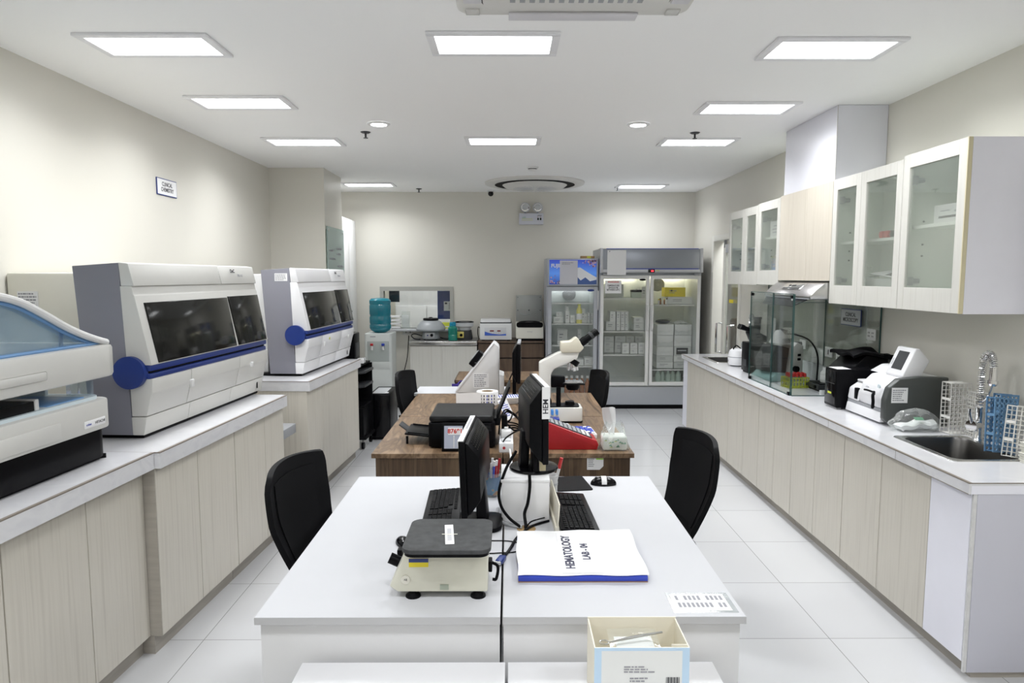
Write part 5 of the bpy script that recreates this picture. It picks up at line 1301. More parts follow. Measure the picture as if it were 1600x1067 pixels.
b = B(); b.lathe([(0, .01), (.075, .01), (.085, .03), (.085, .10), (.07, .15), (.045, .17), (0, .175)], WHITE2, n=32); b.build('housing', o); b = B(); b.cyl((0, 0, 0), (0, 0, .012), .06, BLACK, n=20); b.build('foot', o)
b = B(); b.lathe([(.0856, .085), (.0856, .092)], MGREY, n=32); b.build('seam_ring', o); b = B(); b.cyl((-.086, 0, .05), (-.075, 0, .05), .012, MGREY, n=14); b.build('knob', o)
b = B(); b.tube([(-.05, -.03, .165), (-.02, -.03, .20), (.03, -.03, .165)], .006, BLACK); b.build('lid_handle', o)
b = B(); b.grid(lambda u, v: Vector((-.05+.10*u, .004*math.sin(u*6), .20*v)), 8, 4, PAPER, .001); o = tag(b.build('wall_notice', loc=(XW-.03, 6.6, 1.13), rot=(0, 0, R(-90))), 'white notice on the right wall beyond the glass enclosure', 'notice')

# ------------------------------------------------------------------ wall cabinets, duct, hood
UX = 2.25; UZ0, UZ1 = 1.545, 2.40
def wall_cab(label, y0, y1, z0, z1, doors, glassd=True, shelf=None):
    o = thing('wall_cabinet', label, 'cabinet', (UX, y0, z0), 0, 'wall cabinets on the right')
    W = y1-y0; H = z1-z0; D = XW-UX-.002; t = .016
    inn = mat('cabinet_liner', (.86, .90, .84), .45) if 'cabinet_liner' not in bpy.data.materials else bpy.data.materials['cabinet_liner']
    b = B(); b.box(.02, D, 0.0005, t, 0, H, inn); b.box(.02, D, W-t, W-.0005, 0, H, inn); b.box(.02, D, t, W-t, .098, .114, inn); b.box(.02, D, t, W-t, 0, .012, inn); b.box(.02, D, t, W-t, H-t, H, inn); b.box(D-.006, D, t, W-t, t, H-t, inn)
    b.build('carcass', o)
    if glassd:
        for i, (a, c) in enumerate(zip(doors, doors[1:])):
            a -= y0; c -= y0; f = .062; fb = .125; ft = .075
            b = B(); g = .0015
            b.box(0, .019, a+g, a+f, .0, H, LAM2, .001, 1); b.box(0, .019, c-f, c-g, 0, H, LAM2, .001, 1); b.box(0, .019, a+f, c-f, 0, fb, LAM2, .001, 1); b.box(0, .019, a+f, c-f, H-ft, H, LAM2, .001, 1)
            dd = b.build('door', o)
            B().box(.007, .011, a+f-.004, c-f+.004, fb-.004, H-ft+.004, PANE).build('pane', dd)
        if shelf: B().box(.06, D-.006, t, W-t, shelf-z0, shelf-z0+.018, inn).build('shelf', o)
        b = B()
        for zz in (.28, .34, .46): 
            for yy in (t,): b.cyl((.12, yy, H*zz/.8), (.12, yy+.003, H*zz/.8), .006, DGREY, n=10); b.cyl((.12, W-t, H*zz/.8), (.12, W-t-.003, H*zz/.8), .006, DGREY, n=10)
        b.build('shelf_pins', o)
        b = B()
        for zz in (.16, H-.14): b.box(.02, .06, W-t-.035, W-t, zz-.025, zz+.025, MGREY, .003); b.cyl((.06, W-t-.015, zz), (.10, W-t-.015, zz), .015, MGREY, n=12)
        b.build('hinges', o)
    else:
        for a, c in zip(doors, doors[1:]): B().box(0, .019, a-y0+.0015, c-y0-.0015, 0, H, LAMU, .001, 1).build('door', o)
    return o
LAM2 = grain('frame_laminate', [(.58, .565, .52), (.64, .63, .59), (.61, .60, .555)], (40, 40, 1.4), .42)
LAMU = grain('warm_laminate', [(.55, .50, .42), (.63, .58, .50), (.59, .54, .46)], (50, 50, 1.2), .42)
o = wall_cab('near white wall cabinet with a single glass door at the right frame edge', 3.41, 3.955, UZ0, UZ1+.012, [3.41, 3.955], shelf=2.0)
b = B(); b.box(.022, XW-UX-.002, -.006, 0, -.002, UZ1+.012-UZ0, LAV); b.build('end_panel', o)
b = B(); b.box(-.001, .021, -.006, 0, 0, UZ1+.012-UZ0, EDGE); b.build('edge_strip', o)
wall_cab('white wall cabinet with two glass doors next to the near single-door one', 3.957, 4.80, UZ0, UZ1-.006, [3.957, 4.42, 4.80], shelf=1.95)
wall_cab('plain beige wall cabinet with two solid doors over the range hood', 4.802, 5.72, 1.70, UZ1-.01, [4.802, 5.215, 5.72], False)
wall_cab('white wall cabinet with one glass door left of the solid beige doors', 5.722, 6.22, 1.66, UZ1-.02, [5.722, 6.22], shelf=2.06)
wall_cab('farthest white wall cabinet with two glass doors near sliding door', 6.222, 7.04, 1.655, UZ1-.03, [6.222, 6.58, 7.04], shelf=1.99)
# contents
def carton(label, x0, x1, y0, y1, z0, z1, m=BOXW, group=None, cat='box', marks=True, seed=0, name='reagent_box', face='x'):
    o = thing(name, label, cat, ((x0+x1)/2, (y0+y1)/2, z0), 0, group)
    W, D, H = (x1-x0)/2, (y1-y0)/2, z1-z0
    B().box(-W, W, -D, D, 0, H, m, min(.002, H*.05), 1).build('carton_body', o)
    if marks:
        b = B(); rr = random.Random(seed)
        if face == 'x':
            for k in range(3): b.box(-W-.0006, -W, -D*.7, -D*.7+D*rr.uniform(.5, 1.2), H*(.25+.2*k), H*(.31+.2*k), INKG)
        else:
            b.box(-W*.6, -W*.6+W*rr.uniform(.5, 1.0), -D-.0006, -D, H*.60, H*.68, INKG); b.box(-W*.6, -W*.6+W*rr.uniform(.4, .9), -D-.0006, -D, H*.40, H*.46, INKG)
        b.build('printed_marks', o)
    return o
o = carton('white box with a green end on shelf of the near wall cabinet', 2.36, 2.46, 3.52, 3.83, 2.019, 2.12, BOXW, marks=False)
B().box(-.0512, -.05, -.13, -.09, .03, .09, TEAL).build('green_end', o); b = B(); b.box(-.0512, -.05, .02, .10, .065, .069, INKG); b.box(-.0512, -.05, -.05, .11, .028, .040, INK); b.box(-.0512, -.05, -.06, -.02, .055, .066, MGREY); b.build('printed_text', o)
carton('small white and green box at the bottom of the near wall cabinet', 2.34, 2.42, 3.50, 3.59, UZ0+.1145, UZ0+.24, BOXW, seed=2)
for k in range(4):
    p = thing('tube_bundle', f'grey tube with a cap, {ORD[3-k]} from left on shelf of the two-door glass cabinet', 'tube', (2.40, 4.10+k*.062, 1.9685), group='red capped tubes on the cabinet shelf')
    b = B(); b.cyl((-.06, 0, .022), (.05, 0, .022), .020, MGREY, n=14); b.build('tube', p); b = B(); b.cyl((-.085, 0, .022), (-.06, 0, .022), .0215, REDC if k > 1 else DGREY, n=14); b.build('cap', p)
o = thing('envelope_pile', 'grey and white envelopes in the bottom of two-door glass cabinet', 'envelopes', (2.40, 4.24, UZ0+.1145))
b = B(); b.box(-.09, .10, -.17, .19, 0, .06, BOXG, .003); b.build('box_body', o)
b = B(); b.grid(lambda u, v: Vector((-.10+.2*u, -.18+.3*v, .062+.03*v+.03*u)), 6, 6, PAPER, .003); b.build('envelope', o)
b = B(); b.grid(lambda u, v: Vector((-.08+.2*u, -.16+.33*v, .09+.05*u-.02*v)), 6, 6, DGREY, .003); b.build('envelope', o)
for k, y in enumerate((4.52, 4.62)):
    o = thing('flask', ('clear conical flask in the glass cabinet, nearer of two', 'clear conical flask in the glass cabinet, beside the hinge')[k], 'flask', (2.38, y, UZ0+.1145), group='flasks in the wall cabinet')
    b = B(); b.lathe([(0, 0), (.042, 0), (.045, .006), (.018, .09), (.016, .13), (.019, .133)], BAG, n=22); b.build('flask_body', o)
    b = B(); b.lathe([(.015, .128), (.0195, .134), (.0165, .137)], CLEAR, n=22); b.build('lip', o)
carton('dark box on the shelf of single glass door cabinet past the hood', 2.36, 2.5, 5.78, 5.98, 2.079, 2.19, DGREY, seed=5)
carton('white box on the shelf of single glass door cabinet past the hood', 2.34, 2.5, 5.99, 6.17, 2.079, 2.22, BOXW, seed=6)
carton('printed pale box at the bottom of single glass door cabinet', 2.36, 2.5, 5.80, 6.12, 1.7745, 1.92, BOXG, seed=7)
carton('grey blue box in the farthest wall cabinet, nearer one', 2.36, 2.5, 6.27, 6.50, 1.7695, 1.96, mat('pale_blue_grey', (.52, .58, .62), .5), seed=8)
carton('grey blue box in the farthest wall cabinet, farther one', 2.36, 2.5, 6.65, 6.95, 1.7695, 1.96, bpy.data.materials['pale_blue_grey'], seed=9)
# duct box
o = thing('duct_box', 'white boxed duct rising from wall cabinets to the ceiling', 'duct', (2.45, 5.225, UZ1-.009))
b = B(); b.box(-.197, .148, -.44, .44, 0, CZ-UZ1+.007, mat('duct_white', (.74, .74, .80), .33), .001, 1); b.build('casing', o)
b = B(); b.box(-.199, -.197, -.44, -.436, 0, CZ-UZ1+.006, LAMD); b.build('edge_seam', o)
# range hood
o = thing('range_hood', 'stainless steel range hood under the solid beige wall cabinet', 'range hood', (2.13, 4.83, 1.575))
HM = mat('hood_steel', (.58, .56, .56), .24, 1)
hp = [(0, .0), (.46, .0), (.46, .122), (.17, .122), (.10, .105), (.03, .05), (0, .015)]
b = B(); b.prism(hp, 'y', 0, .87, HM, .004); b.build('hood_body', o)
b = B(); b.prism([(x*1.0-.003 if x < .4 else x, z+.002) for x, z in hp[1:]]+[(-.003, .017), (-.003, -.002)], 'y', -.012, .0, METAL, .003); b.build('end_cap', o)
X = Matrix.Translation((.065, .43, .080)) @ Matrix.Rotation(-math.atan2(.055, .07), 4, 'Y')
b = B(); b.box(-.035, .035, -.17, .17, -.002, .006, CHROME, .002, X=X); q = b.build('control_panel', o)
b = B(); b.box(-.030, -.022, -.15, .15, .006, .008, DGREY, X=X); b.box(.0, .012, -.03, .03, .006, .009, DGREY, X=X); b.box(.0, .012, .06, .09, .006, .009, DGREY, X=X); b.build('buttons', q)
b = B(); b.box(.0, .44, .02, .85, -.008, .001, MGREY, .002); b.build('filter', o)
X = Matrix.Translation((.01, 0, -.003)) @ Matrix.Rotation(R(-55), 4, 'Y')
b = B(); b.prism([(0, .06), (0, .84), (-.085, .74), (-.085, .16)][::1], 'z', -.003, .003, SMOKEV, X=Matrix.Translation((.01, 0, -.010)) @ Matrix.Rotation(R(-38), 4, 'Y')); b.build('visor', o)

# ------------------------------------------------------------------ back wall: dispenser, counters, centrifuges
o = thing('water_dispenser', 'white floor-standing water dispenser beside the wall hatch', 'water dispenser', (-1.685, 8.95, 0))
DW = mat('dispenser_white', (.62, .65, .64), .35)
b = B(); b.rrect(-.175, .175, -.19, .19, .03, 'z', .02, 1.0, DW, bev=.006); b.build('housing', o)
b = B(); b.box(-.15, .15, -.17, .17, 0, .021, DGREY); b.build('foot', o)
b = B(); b.box(-.14, .14, -.194, -.188, .62, .90, mat('dispenser_recess', (.42, .46, .45), .45), .006); b.build('recess', o)
b = B(); b.box(-.15, .15, -.200, -.188, .555, .635, DW, .006); b.build('drip_tray', o)
b = B(); b.box(-.145, .145, -.196, -.188, .04, .53, DW, .004); b.build('door', o)
b = B(); b.box(-.10, -.03, -.1915, -.19, .955, .966, INKG); b.build('badge_print', o)
for x, m_, lb in ((-.075, RED, 'red hot water tap'), (.07, BLUE, 'blue cold water tap')):
    b = B(); b.cyl((x, -.192, .83), (x, -.225, .83), .014, WHITE, n=14); b.cyl((x, -.225, .84), (x, -.225, .79), .015, WHITE, n=14); t_ = b.build('tap', o); t_['label'] = lb
    b = B(); b.box(x-.018, x+.018, -.235, -.20, .845, .875, m_, .004); b.build('tap_lever', t_)
o = thing('water_bottle', 'large teal water bottle upside down on the dispenser', 'water bottle', (-1.685, 8.95, 1.0))
b = B(); b.lathe([(.03, .0), (.07, .0), (.12, .03), (.138, .06), (.138, .10), (.132, .115), (.138, .13), (.138, .20), (.132, .215), (.132, .23), (.138, .245), (.138, .35), (.132, .37), (.138, .385), (.138, .42), (.115, .445), (.05, .452), (0, .448)], BOTTLE, n=36); b.build('bottle_body', o)
b = B(); b.lathe([(0, .01), (.11, .03), (.130, .06), (.130, .33), (0, .33)], mat('water_blue', (.008, .22, .33), .1), n=28); b.build('water', o)
o = thing('base_cabinet', 'pale cabinet with two sliding doors under the round centrifuges', 'cabinet', (-.885, 9.10, 0), 0, 'back wall cabinets')
b = B(); b.box(-.44, .455, .03, .52, .06, .81, LAM); b.build('body', o); b = B(); b.box(-.44, .455, .06, .52, 0, .06, LAMD); b.build('plinth', o)
b = B(); b.box(-.44, .005, .012, .028, .07, .80, LAM2, .001, 1); b.build('door', o); b = B(); b.box(-.002, .455, .002, .012, .07, .80, LAM2, .001, 1); b.build('door', o)
b = B(); b.box(-.45, .46, -.015, .53, .815, .868, METAL, .004); b.build('steel_top', o)
b = B(); b.box(-.44, .45, .0, .53, .868, .871, mat('dark_steel_top', (.22, .22, .22), .35, .6)); b.build('top_surface', o)
o = thing('drawer_cabinet', 'dark walnut drawer cabinet below the two box centrifuges', 'cabinet', (.02, 9.10, 0), 0, 'back wall cabinets')
b = B(); b.box(-.43, .455, .02, .52, .05, .845, WOODD); b.build('body', o); b = B(); b.box(-.42, .45, .05, .52, 0, .05, BLACKM); b.build('plinth', o); b = B(); b.box(-.435, .458, -.01, .53, .845, .87, WOODD, .002); b.build('top', o)
for z0, z1 in ((.65, .835), (.36, .635), (.06, .345)): 
    b = B(); b.box(-.425, .45, .0, .02, z0, z1, WOODD, .001, 1); d_ = b.build('drawer', o); b = B(); b.box(-.42, .445, -.001, .005, z1-.002, z1+.008, BLACKM); b.build('finger_groove', d_)
T = .8715
o = thing('round_centrifuge', 'grey dome-shaped round centrifuge on the steel top', 'centrifuge', (-1.07, 9.36, T), 0, 'round centrifuges')
CG = mat('centrifuge_grey', (.36, .38, .40), .38)
b = B(); b.lathe([(0, .012), (.125, .012), (.125, .03), (.105, .12), (0, .12)], CG, n=36); b.build('base', o)
b = B(); b.lathe([(.11, .115), (.195, .125), (.20, .145), (.185, .19), (.14, .245), (.10, .262), (0, .262)], CG, n=40); b.build('bowl', o)
b = B(); b.lathe([(0, .262), (.10, .262), (.108, .275), (.10, .292), (.03, .295), (.02, .305), (0, .305)], BLACK, n=32); b.build('lid', o)
b = B(); b.box(-.07, .065, -.128, -.10, .03, .105, LGREY, .005); q = b.build('control_panel', o); b = B(); b.cyl((.025, -.128, .068), (.025, -.145, .068), .02, BLACK, n=18); b.cyl((-.03, -.128, .065), (-.03, -.134, .065), .010, NAVY, n=14); b.build('knob', q)
for x in (-.08, .08): B().cyl((x, -.05, 0), (x, -.05, .013), .015, BLACK, n=12).build('foot', o)
B().cyl((0, .08, 0), (0, .08, .013), .015, BLACK, n=12).build('foot', o)
o = thing('round_centrifuge', 'small round centrifuge with yellow front behind green bottle', 'centrifuge', (-.61, 9.34, T), 0, 'round centrifuges')
b = B(); b.lathe([(0, 0), (.11, 0), (.115, .03), (.10, .13), (0, .13)], DGREY, n=32); b.build('base', o)
b = B(); b.lathe([(.08, .13), (.09, .165), (.125, .185), (.128, .235), (.12, .235), (.11, .20), (0, .19)], LGREY, n=36); b.build('bowl', o)
b = B(); b.lathe([(.119, .235), (.130, .235), (.130, .246), (.119, .246), (.119, .235)], BLACK, n=36); b.build('rim_ring', o)
b = B(); b.box(-.09, -.0, -.116, -.09, .03, .115, mat('pale_yellow', (.72, .60, .16), .4), .004); q = b.build('control_panel', o); b = B(); b.cyl((-.035, -.116, .07), (-.035, -.132, .07), .02, BLACK, n=18); b.build('knob', q)
b = B(); b.box(.015, .035, -.122, -.115, .195, .235, WHITE, .003); b.build('latch', o)
o = thing('water_flask', 'translucent green water bottle with blue cap on steel top', 'bottle', (-.755, 9.17, T))
b = B(); b.lathe([(0, .003), (.058, .003), (.062, .012), (.062, .07), (.058, .08), (.062, .09), (.062, .17), (.045, .195), (.042, .205)], BOTTLEG, n=28); b.build('bottle_body', o); b = B(); b.lathe([(0, .25), (.035, .25), (.042, .24), (.044, .195), (.04, .195)], mat('blue_cap', (.0, .22, .36), .4), n=26); b.build('cap', o)
tag(B().tube([Vector(p)-Vector((-1.19, 9.42, T+.04)) for p in [(-1.19, 9.42, T+.04), (-1.30, 9.40, T+.07), (-1.34, 9.36, T+.05), (-1.28, 9.28, T+.012), (-1.20, 9.24, T+.010)]], .007, BLACK).build('cable', loc=(-1.19, 9.42, T+.04)), 'black power lead left of the grey round centrifuge', 'cable')
tag(B().tube([Vector(p)-Vector((-.94, 9.33, T+.03)) for p in [(-.94, 9.33, T+.03), (-.88, 9.28, T+.012), (-.83, 9.25, T+.010), (-.80, 9.26, T+.014)]], .006, BLACK).build('cable', loc=(-.94, 9.33, T+.03)), 'black lead with plug right of the grey round centrifuge', 'cable')
T2 = .8705
o = thing('box_centrifuge', 'white box centrifuge with a blue control panel', 'centrifuge', (-.175, 9.32, T2), 0, 'box centrifuges')
CWm = mat('centrifuge_white', (.68, .69, .70), .35)
b = B(); b.prism([(-.19, .012), (.18, .012), (.18, .235), (-.165, .235)], 'x', -.215, .215, CWm, .012, 3); b.build('housing', o)
b = B(); b.prism([(-.160, .243), (.18, .243), (.17, .285), (-.13, .285)], 'x', -.205, .205, CWm, .014, 3); b.build('lid', o)
b = B(); b.box(-.21, .21, -.158, .17, .233, .245, BLACKM); b.build('lid_gap', o)
X = Matrix.Translation((0, -.182, .125)) @ Matrix.Rotation(R(-6), 4, 'X')
b = B(); b.box(-.15, .14, -.003, .004, -.055, .055, LGREY, .002, X=X); q = b.build('control_panel', o)
b = B(); b.prism([(-.148, -.053), (.138, -.053), (.138, -.03), (.05, -.040), (-.06, -.028), (-.148, .0)], 'y', -.005, -.003, mat('panel_blue', (.03, .10, .50), .35), X=X); b.build('blue_swoosh', q)
b = B(); b.box(-.08, -.025, -.0055, -.003, .0, .018, mat('dark_red', (.18, .02, .02), .3), X=X); b.box(.02, .065, -.0055, -.003, .0, .018, bpy.data.materials['dark_red'], X=X)
b.build('readouts', q)
b = B()
for k in range(5): b.box(-.05+k*.032, -.035+k*.032, -.0055, -.003, -.022, -.014, WHITE, X=X)
b.build('buttons', q)
for x in (-.17, .17): B().box(x-.02, x+.02, -.16, .16, 0, .013, BLACK).build('foot', o)
b = B(); b.tube([(-.215, .05, .15), (-.245, .03, .17), (-.25, .02, .08), (-.235, .0, .008)], .006, BLACK); b.build('power_lead', o)
o = thing('box_centrifuge', 'cream box centrifuge with its grey lid standing open', 'centrifuge', (.28, 9.30, T2), 0, 'box centrifuges')
CI = mat('centrifuge_ivory', (.70, .69, .62), .4)
b = B(); b.prism([(-.18, .03), (.18, .03), (.18, .235), (-.165, .235)], 'x', -.185, .185, CI, .010, 3); b.build('housing', o)
b = B(); b.rrect(-.178, .178, -.02, .05, .03, 'y', -.175, -.163, BLACK, X=Matrix.Translation((0, -.0, .20))); b.build('front_band', o)
b = B(); b.lathe([(.14, .235), (.15, .245), (.13, .25), (.12, .2), (0, .19)], BLACKM, (0, .01, 0), n=32); b.build('rotor_well', o)
b = B(); b.box(-.17, .17, -.16, .16, 0, .031, BLACK); b.build('foot', o)
X = Matrix.Translation((0, .165, .245)) @ Matrix.Rotation(R(-4), 4, 'X')
b = B(); b.box(-.178, .178, .0, .035, .0, .36, mat('lid_grey', (.30, .31, .30), .4, .3, noise=.06), .006, X=X); q = b.build('lid', o)
b = B(); b.cyl((.0, -.006, .15), (0, .0, .15), .012, DGREY, n=14, X=X)
for x in (-.155, .155): b.cyl((x, -.004, .15), (x, 0, .15), .008, DGREY, n=12, X=X); b.cyl((x, -.004, .33), (x, 0, .33), .006, DGREY, n=12, X=X)
b.build('screws', q)
b = B(); b.tube([(-.12, -.003, .12), (-.09, -.004, .09), (-.02, -.004, .085), (.03, -.003, .10)], .006, MGREY, X=X); b.build('scrape_mark', q)
text('centrifuge', .018, INKG, o, (.0, -.177, .125), FACE_CAM)
# emergency light
o = thing('emergency_light', 'white twin-lamp emergency light on the back wall', 'emergency light', (.312, YB-.06, 2.45))
b = B(); b.box(-.17, .17, 0, .058, 0, .155, mat('emergency_white', (.62, .63, .70), .4), .006); b.build('housing', o)
for x in (-.085, .09):
    b = B(); b.lathe([(.0, .03), (.055, .0), (.066, .0), (.07, -.01), (.05, -.05), (0, -.06)], LGREY, n=28, X=Matrix.Translation((x, -.01, .235)) @ Matrix.Rotation(R(82), 4, 'X')); h_ = b.build('lamp_head', o)
    b = B(); b.lathe([(0, .012), (.03, .008), (.055, .001)], CHROME, n=26, X=Matrix.Translation((x, -.012, .235)) @ Matrix.Rotation(R(82), 4, 'X')); b.build('lens', h_)
    B().cyl((x, .02, .15), (x, .02, .19), .014, MGREY, n=12).build('bracket', o)
b = B(); b.box(-.13, .02, -.001, 0, .075, .080, YELG); b.box(-.13, .02, -.001, 0, .055, .059, YELG); q = b.build('printed_stripe', o)
text('LED', .03, GREEN, q, (-.10, -.0015, .095), FACE_CAM)
b = B(); b.box(.085, .105, -.002, 0, .06, .09, BLACK); b.box(.12, .14, -.002, 0, .06, .09, BLACK); b.box(.085, .145, -.0015, 0, .115, .128, INKG); b.cyl((.09, -.002, .102), (.09, 0, .102), .005, RED, n=10); b.cyl((.13, -.002, .102), (.13, 0, .102), .005, RED, n=10); b.build('indicators', o)

# ------------------------------------------------------------------ fridges
def fridge(label, x0, x1, yf, depth, zb, doors_x, zd0, zd1, zh0, zh1, shelves, frame, dframe, fth, lamp):
    o = thing('display_fridge', label, 'fridge', ((x0+x1)/2, yf, 0), 0, 'glass door fridges')
    c = (x0+x1)/2; W = (x1-x0)/2
    b = B(); t = .045
    b.box(-W, -W+t, .045, depth, zb, zh1, FRIDG); b.box(W-t, W, .045, depth, zb, zh1, FRIDG); b.box(-W+t, W-t, depth-.04, depth, zb, zh1, FRIDG); b.box(-W+t, W-t, .045, depth-.04, zd1, zh1, FRIDG)
    b.build('cabinet_shell', o)
    b = B(); b.box(-W+t, -W+t+.004, .05, depth-.04, zd0, zd1, FRIN); b.box(W-t-.004, W-t, .05, depth-.04, zd0, zd1, FRIN); b.box(-W+t, W-t, depth-.045, depth-.0405, zd0, zd1, FRIN); b.box(-W+t, W-t, .05, depth-.045, zd1-.004, zd1-.0005, FRIN); b.box(-W+t, W-t, .05, depth-.045, zd0-.02, zd0+.015, FRIN); b.build('liner', o)
    b = B(); b.box(-W, W, .02, depth, zb, zd0-.022, FRIDG, .004); b.build('base_panel', o)
    b = B(); b.box(-W+.03, W-.03, .06, depth-.03, 0, zb+.002, BLACKM); b.build('plinth', o)
    for i, (a, e) in enumerate(doors_x):
        a -= c; e -= c; b = B()
        b.box(a, a+fth, 0, .04, zd0, zd1, dframe, .003, 1); b.box(e-fth, e, 0, .04, zd0, zd1, dframe, .003, 1); b.box(a+fth, e-fth, 0, .04, zd0, zd0+fth*1.1, dframe, .003, 1); b.box(a+fth, e-fth, 0, .04, zd1-fth*1.1, zd1, dframe, .003, 1)
        d_ = b.build('door', o)
        B().box(a+fth-.003, e-fth+.003, .014, .02, zd0+fth, zd1-fth, FGLASS).build('pane', d_)
    for a, e, z in shelves:
        a -= c; e -= c; b = B()
        for k in range(int((e-a)/.03)): b.box(a+.015+k*.03, a+.018+k*.03, .10, depth-.06, z-.008, z-.004, WHITE)
        b.box(a, e, .098, .106, z-.014, z, WHITE); b.box(a, e, depth-.07, depth-.062, z-.012, z-.002, WHITE); b.box(a, e, .106, depth-.07, z-.004, z, CLEAR)
        b.build('shelf', o)
    return o
F1 = fridge('narrow grey glass-door fridge with a mountain picture header', .49, 1.165, 8.86, .66, .10, [(.505, 1.15)], .14, 1.60, 1.60, 1.965, [(.56, 1.10, 1.385), (.56, 1.10, 1.115), (.56, 1.10, .83), (.56, 1.10, .55)], FRIDG, FRIDG, .05, FLAMPC)
c1 = (.49+1.165)/2
b = B(); b.box(-.325, .325, -.012, .046, 1.61, 1.96, FRIDG, .004); hd = b.build('header_box', F1)
def header_mat():
    m, nt, bs = _new('mountain_picture')
    tc = nt.nodes.new('ShaderNodeTexCoord'); sp_ = nt.nodes.new('ShaderNodeSeparateXYZ'); nt.links.new(tc.outputs['Object'], sp_.inputs[0])
    r = nt.nodes.new('ShaderNodeValToRGB'); mr = nt.nodes.new('ShaderNodeMapRange'); mr.inputs['From Min'].default_value = 1.63; mr.inputs['From Max'].default_value = 1.94
    nt.links.new(sp_.outputs['Z'], mr.inputs['Value']); nt.links.new(mr.outputs['Result'], r.inputs['Fac'])
    r.color_ramp.elements[0].color = (.02, .05, .30, 1); r.color_ramp.elements[1].color = (.03, .06, .42, 1); e = r.color_ramp.elements.new(.45); e.color = (.08, .22, .62, 1)
    nt.links.new(r.outputs['Color'], bs.inputs['Base Color']); nt.links.new(r.outputs['Color'], bs.inputs['Emission Color']); bs.inputs['Emission Strength'].default_value = .55; bs.inputs['Roughness'].default_value = .25
    return m
b = B(); b.box(-.305, .305, -.014, -.012, 1.63, 1.945, header_mat()); q = b.build('picture_panel', hd)
b = B(); SN = mat('snow', (.85, .87, .92), .5); MT = mat('mountain_blue', (.06, .12, .34), .5)
pts = [(.305, 1.68), (.24, 1.73), (.15, 1.795), (.08, 1.84), (.05, 1.838), (.02, 1.842), (-.04, 1.79), (-.12, 1.72), (-.2, 1.665), (-.2, 1.63), (.305, 1.63)]
b.prism(pts, 'y', -.0148, -.014, MT); 
b.prism([(.305, 1.72), (.24, 1.755), (.15, 1.81), (.09, 1.848), (.05, 1.842), (.02, 1.85), (-.04, 1.80), (-.12, 1.73), (-.15, 1.70), (-.05, 1.735), (.0, 1.70), (.05, 1.735), (.10, 1.68), (.16, 1.72), (.22, 1.67), (.305, 1.69)], 'y', -.0155, -.0148, SN); b.build('mountain', hd)
b = B(); rr = random.Random(5); PK = mat('blossom', (.80, .52, .62), .6)
for k in range(46):
    if k < 32: x, z = .305-abs(rr.gauss(0, .07)), 1.94-abs(rr.gauss(0, .035))
    else: x, z = -.295+abs(rr.gauss(0, .05)), 1.645+abs(rr.gauss(0, .03))
    x = max(-.295, min(.295, x)); z = max(1.64, min(1.935, z)); b.cyl((x, -.0168, z), (x, -.0145, z), rr.uniform(.006, .014), PK if k % 4 else mat('dark_blossom', (.40, .14, .30), .6), n=9)
b.build('blossoms', hd)
text('FUJIDENZO', .062, PAPER, hd, (-.122, -.0160, 1.868), FACE_CAM, bold=.002, sx=1.0)
b = B(); b.cyl((.27, -.003, 1.555), (.27, .0, 1.555), .001, NAVY); b.ball((.235, -.001, 1.553), (.045, .003, .016), NAVY, 20); b.build('oval_badge', F1)
b = B(); b.box(.322, .335, -.02, .0, 1.3, 1.55, WHITE, .003); b.build('handle', F1)
o = thing('notice_sheet', 'white sheet taped over the middle of the mountain header', 'notice', (c1-.055, 8.86-.018, 1.632))
B().box(-.115, .115, -.002, 0, 0, .305, glass('thin_paper', (.5, .5, .55), .02, .5, .80, (.78, .78, .84))).build('sheet', o); lines(o, -.09, .06, .25, .285, 2, -.0022, INKG, seed=31)
def fan(parent, x, y, z):
    b = B(); b.lathe([(0, .03), (.085, .03), (.095, 0), (.0, .0)], LGREY, n=30, X=Matrix.Translation((x, y, z)) @ Matrix.Rotation(R(90), 4, 'X')); q = b.build('fan', parent)
    b = B()
    for r_ in (.03, .05, .07, .088): b.tube([(x+r_*math.cos(a*.3142), y-.034, z+r_*math.sin(a*.3142)) for a in range(21)], .003, MGREY, smooth=False, n=5)
    b.build('fan_grille', q)
fan(F1, 0, .56, 1.49)
b = B(); b.box(-.27, .27, .5, .515, 1.545, 1.575, FLAMPC); b.build('light_tube', F1)
def fbox(label, x0, x1, z0, z1, y0, dep=.16, m=BOXW, group='boxes in the narrow fridge', seed=0): return carton(label, x0, x1, y0, y0+dep, z0+.0005, z1, m, group, seed=seed, face='y')
def px1(u): return (u-795)/1067*(9.09)  # metres on the shelf plane for a measured offset
rr = random.Random(11)
n = 0
for u0, u1, z1 in ((864, 880, 1.20), (869, 878, 1.255), (883, 890, 1.27), (884, 888.5, 1.34), (890.5, 899, 1.215), (909, 914, 1.30), (913.5, 917.5, 1.235), (918, 922, 1.245), (923, 927.5, 1.24)):
    zb_ = 1.115
    if (u0, u1) == (869, 878): zb_ = 1.2005
    if (u0, u1) == (884, 888.5): zb_ = 1.2705
    fbox(('low wide white box at the left end of second shelf in narrow fridge', 'small white box on the low wide box in the narrow fridge', 'tall upright white box third from left on second shelf of narrow fridge', 'tiny white box on top of the tall upright box in narrow fridge', 'white box just left of the yellow bottle in narrow fridge', 'upright white box first right of the yellow bottle in narrow fridge', 'upright white box second right of the yellow bottle in narrow fridge', 'upright white box third right of the yellow bottle in narrow fridge', 'upright white box at right end of second shelf in narrow fridge')[n], px1(u0)+.002, px1(u1)-.002, zb_, z1, 9.05+.003*n, seed=n, dep=.14); n += 1
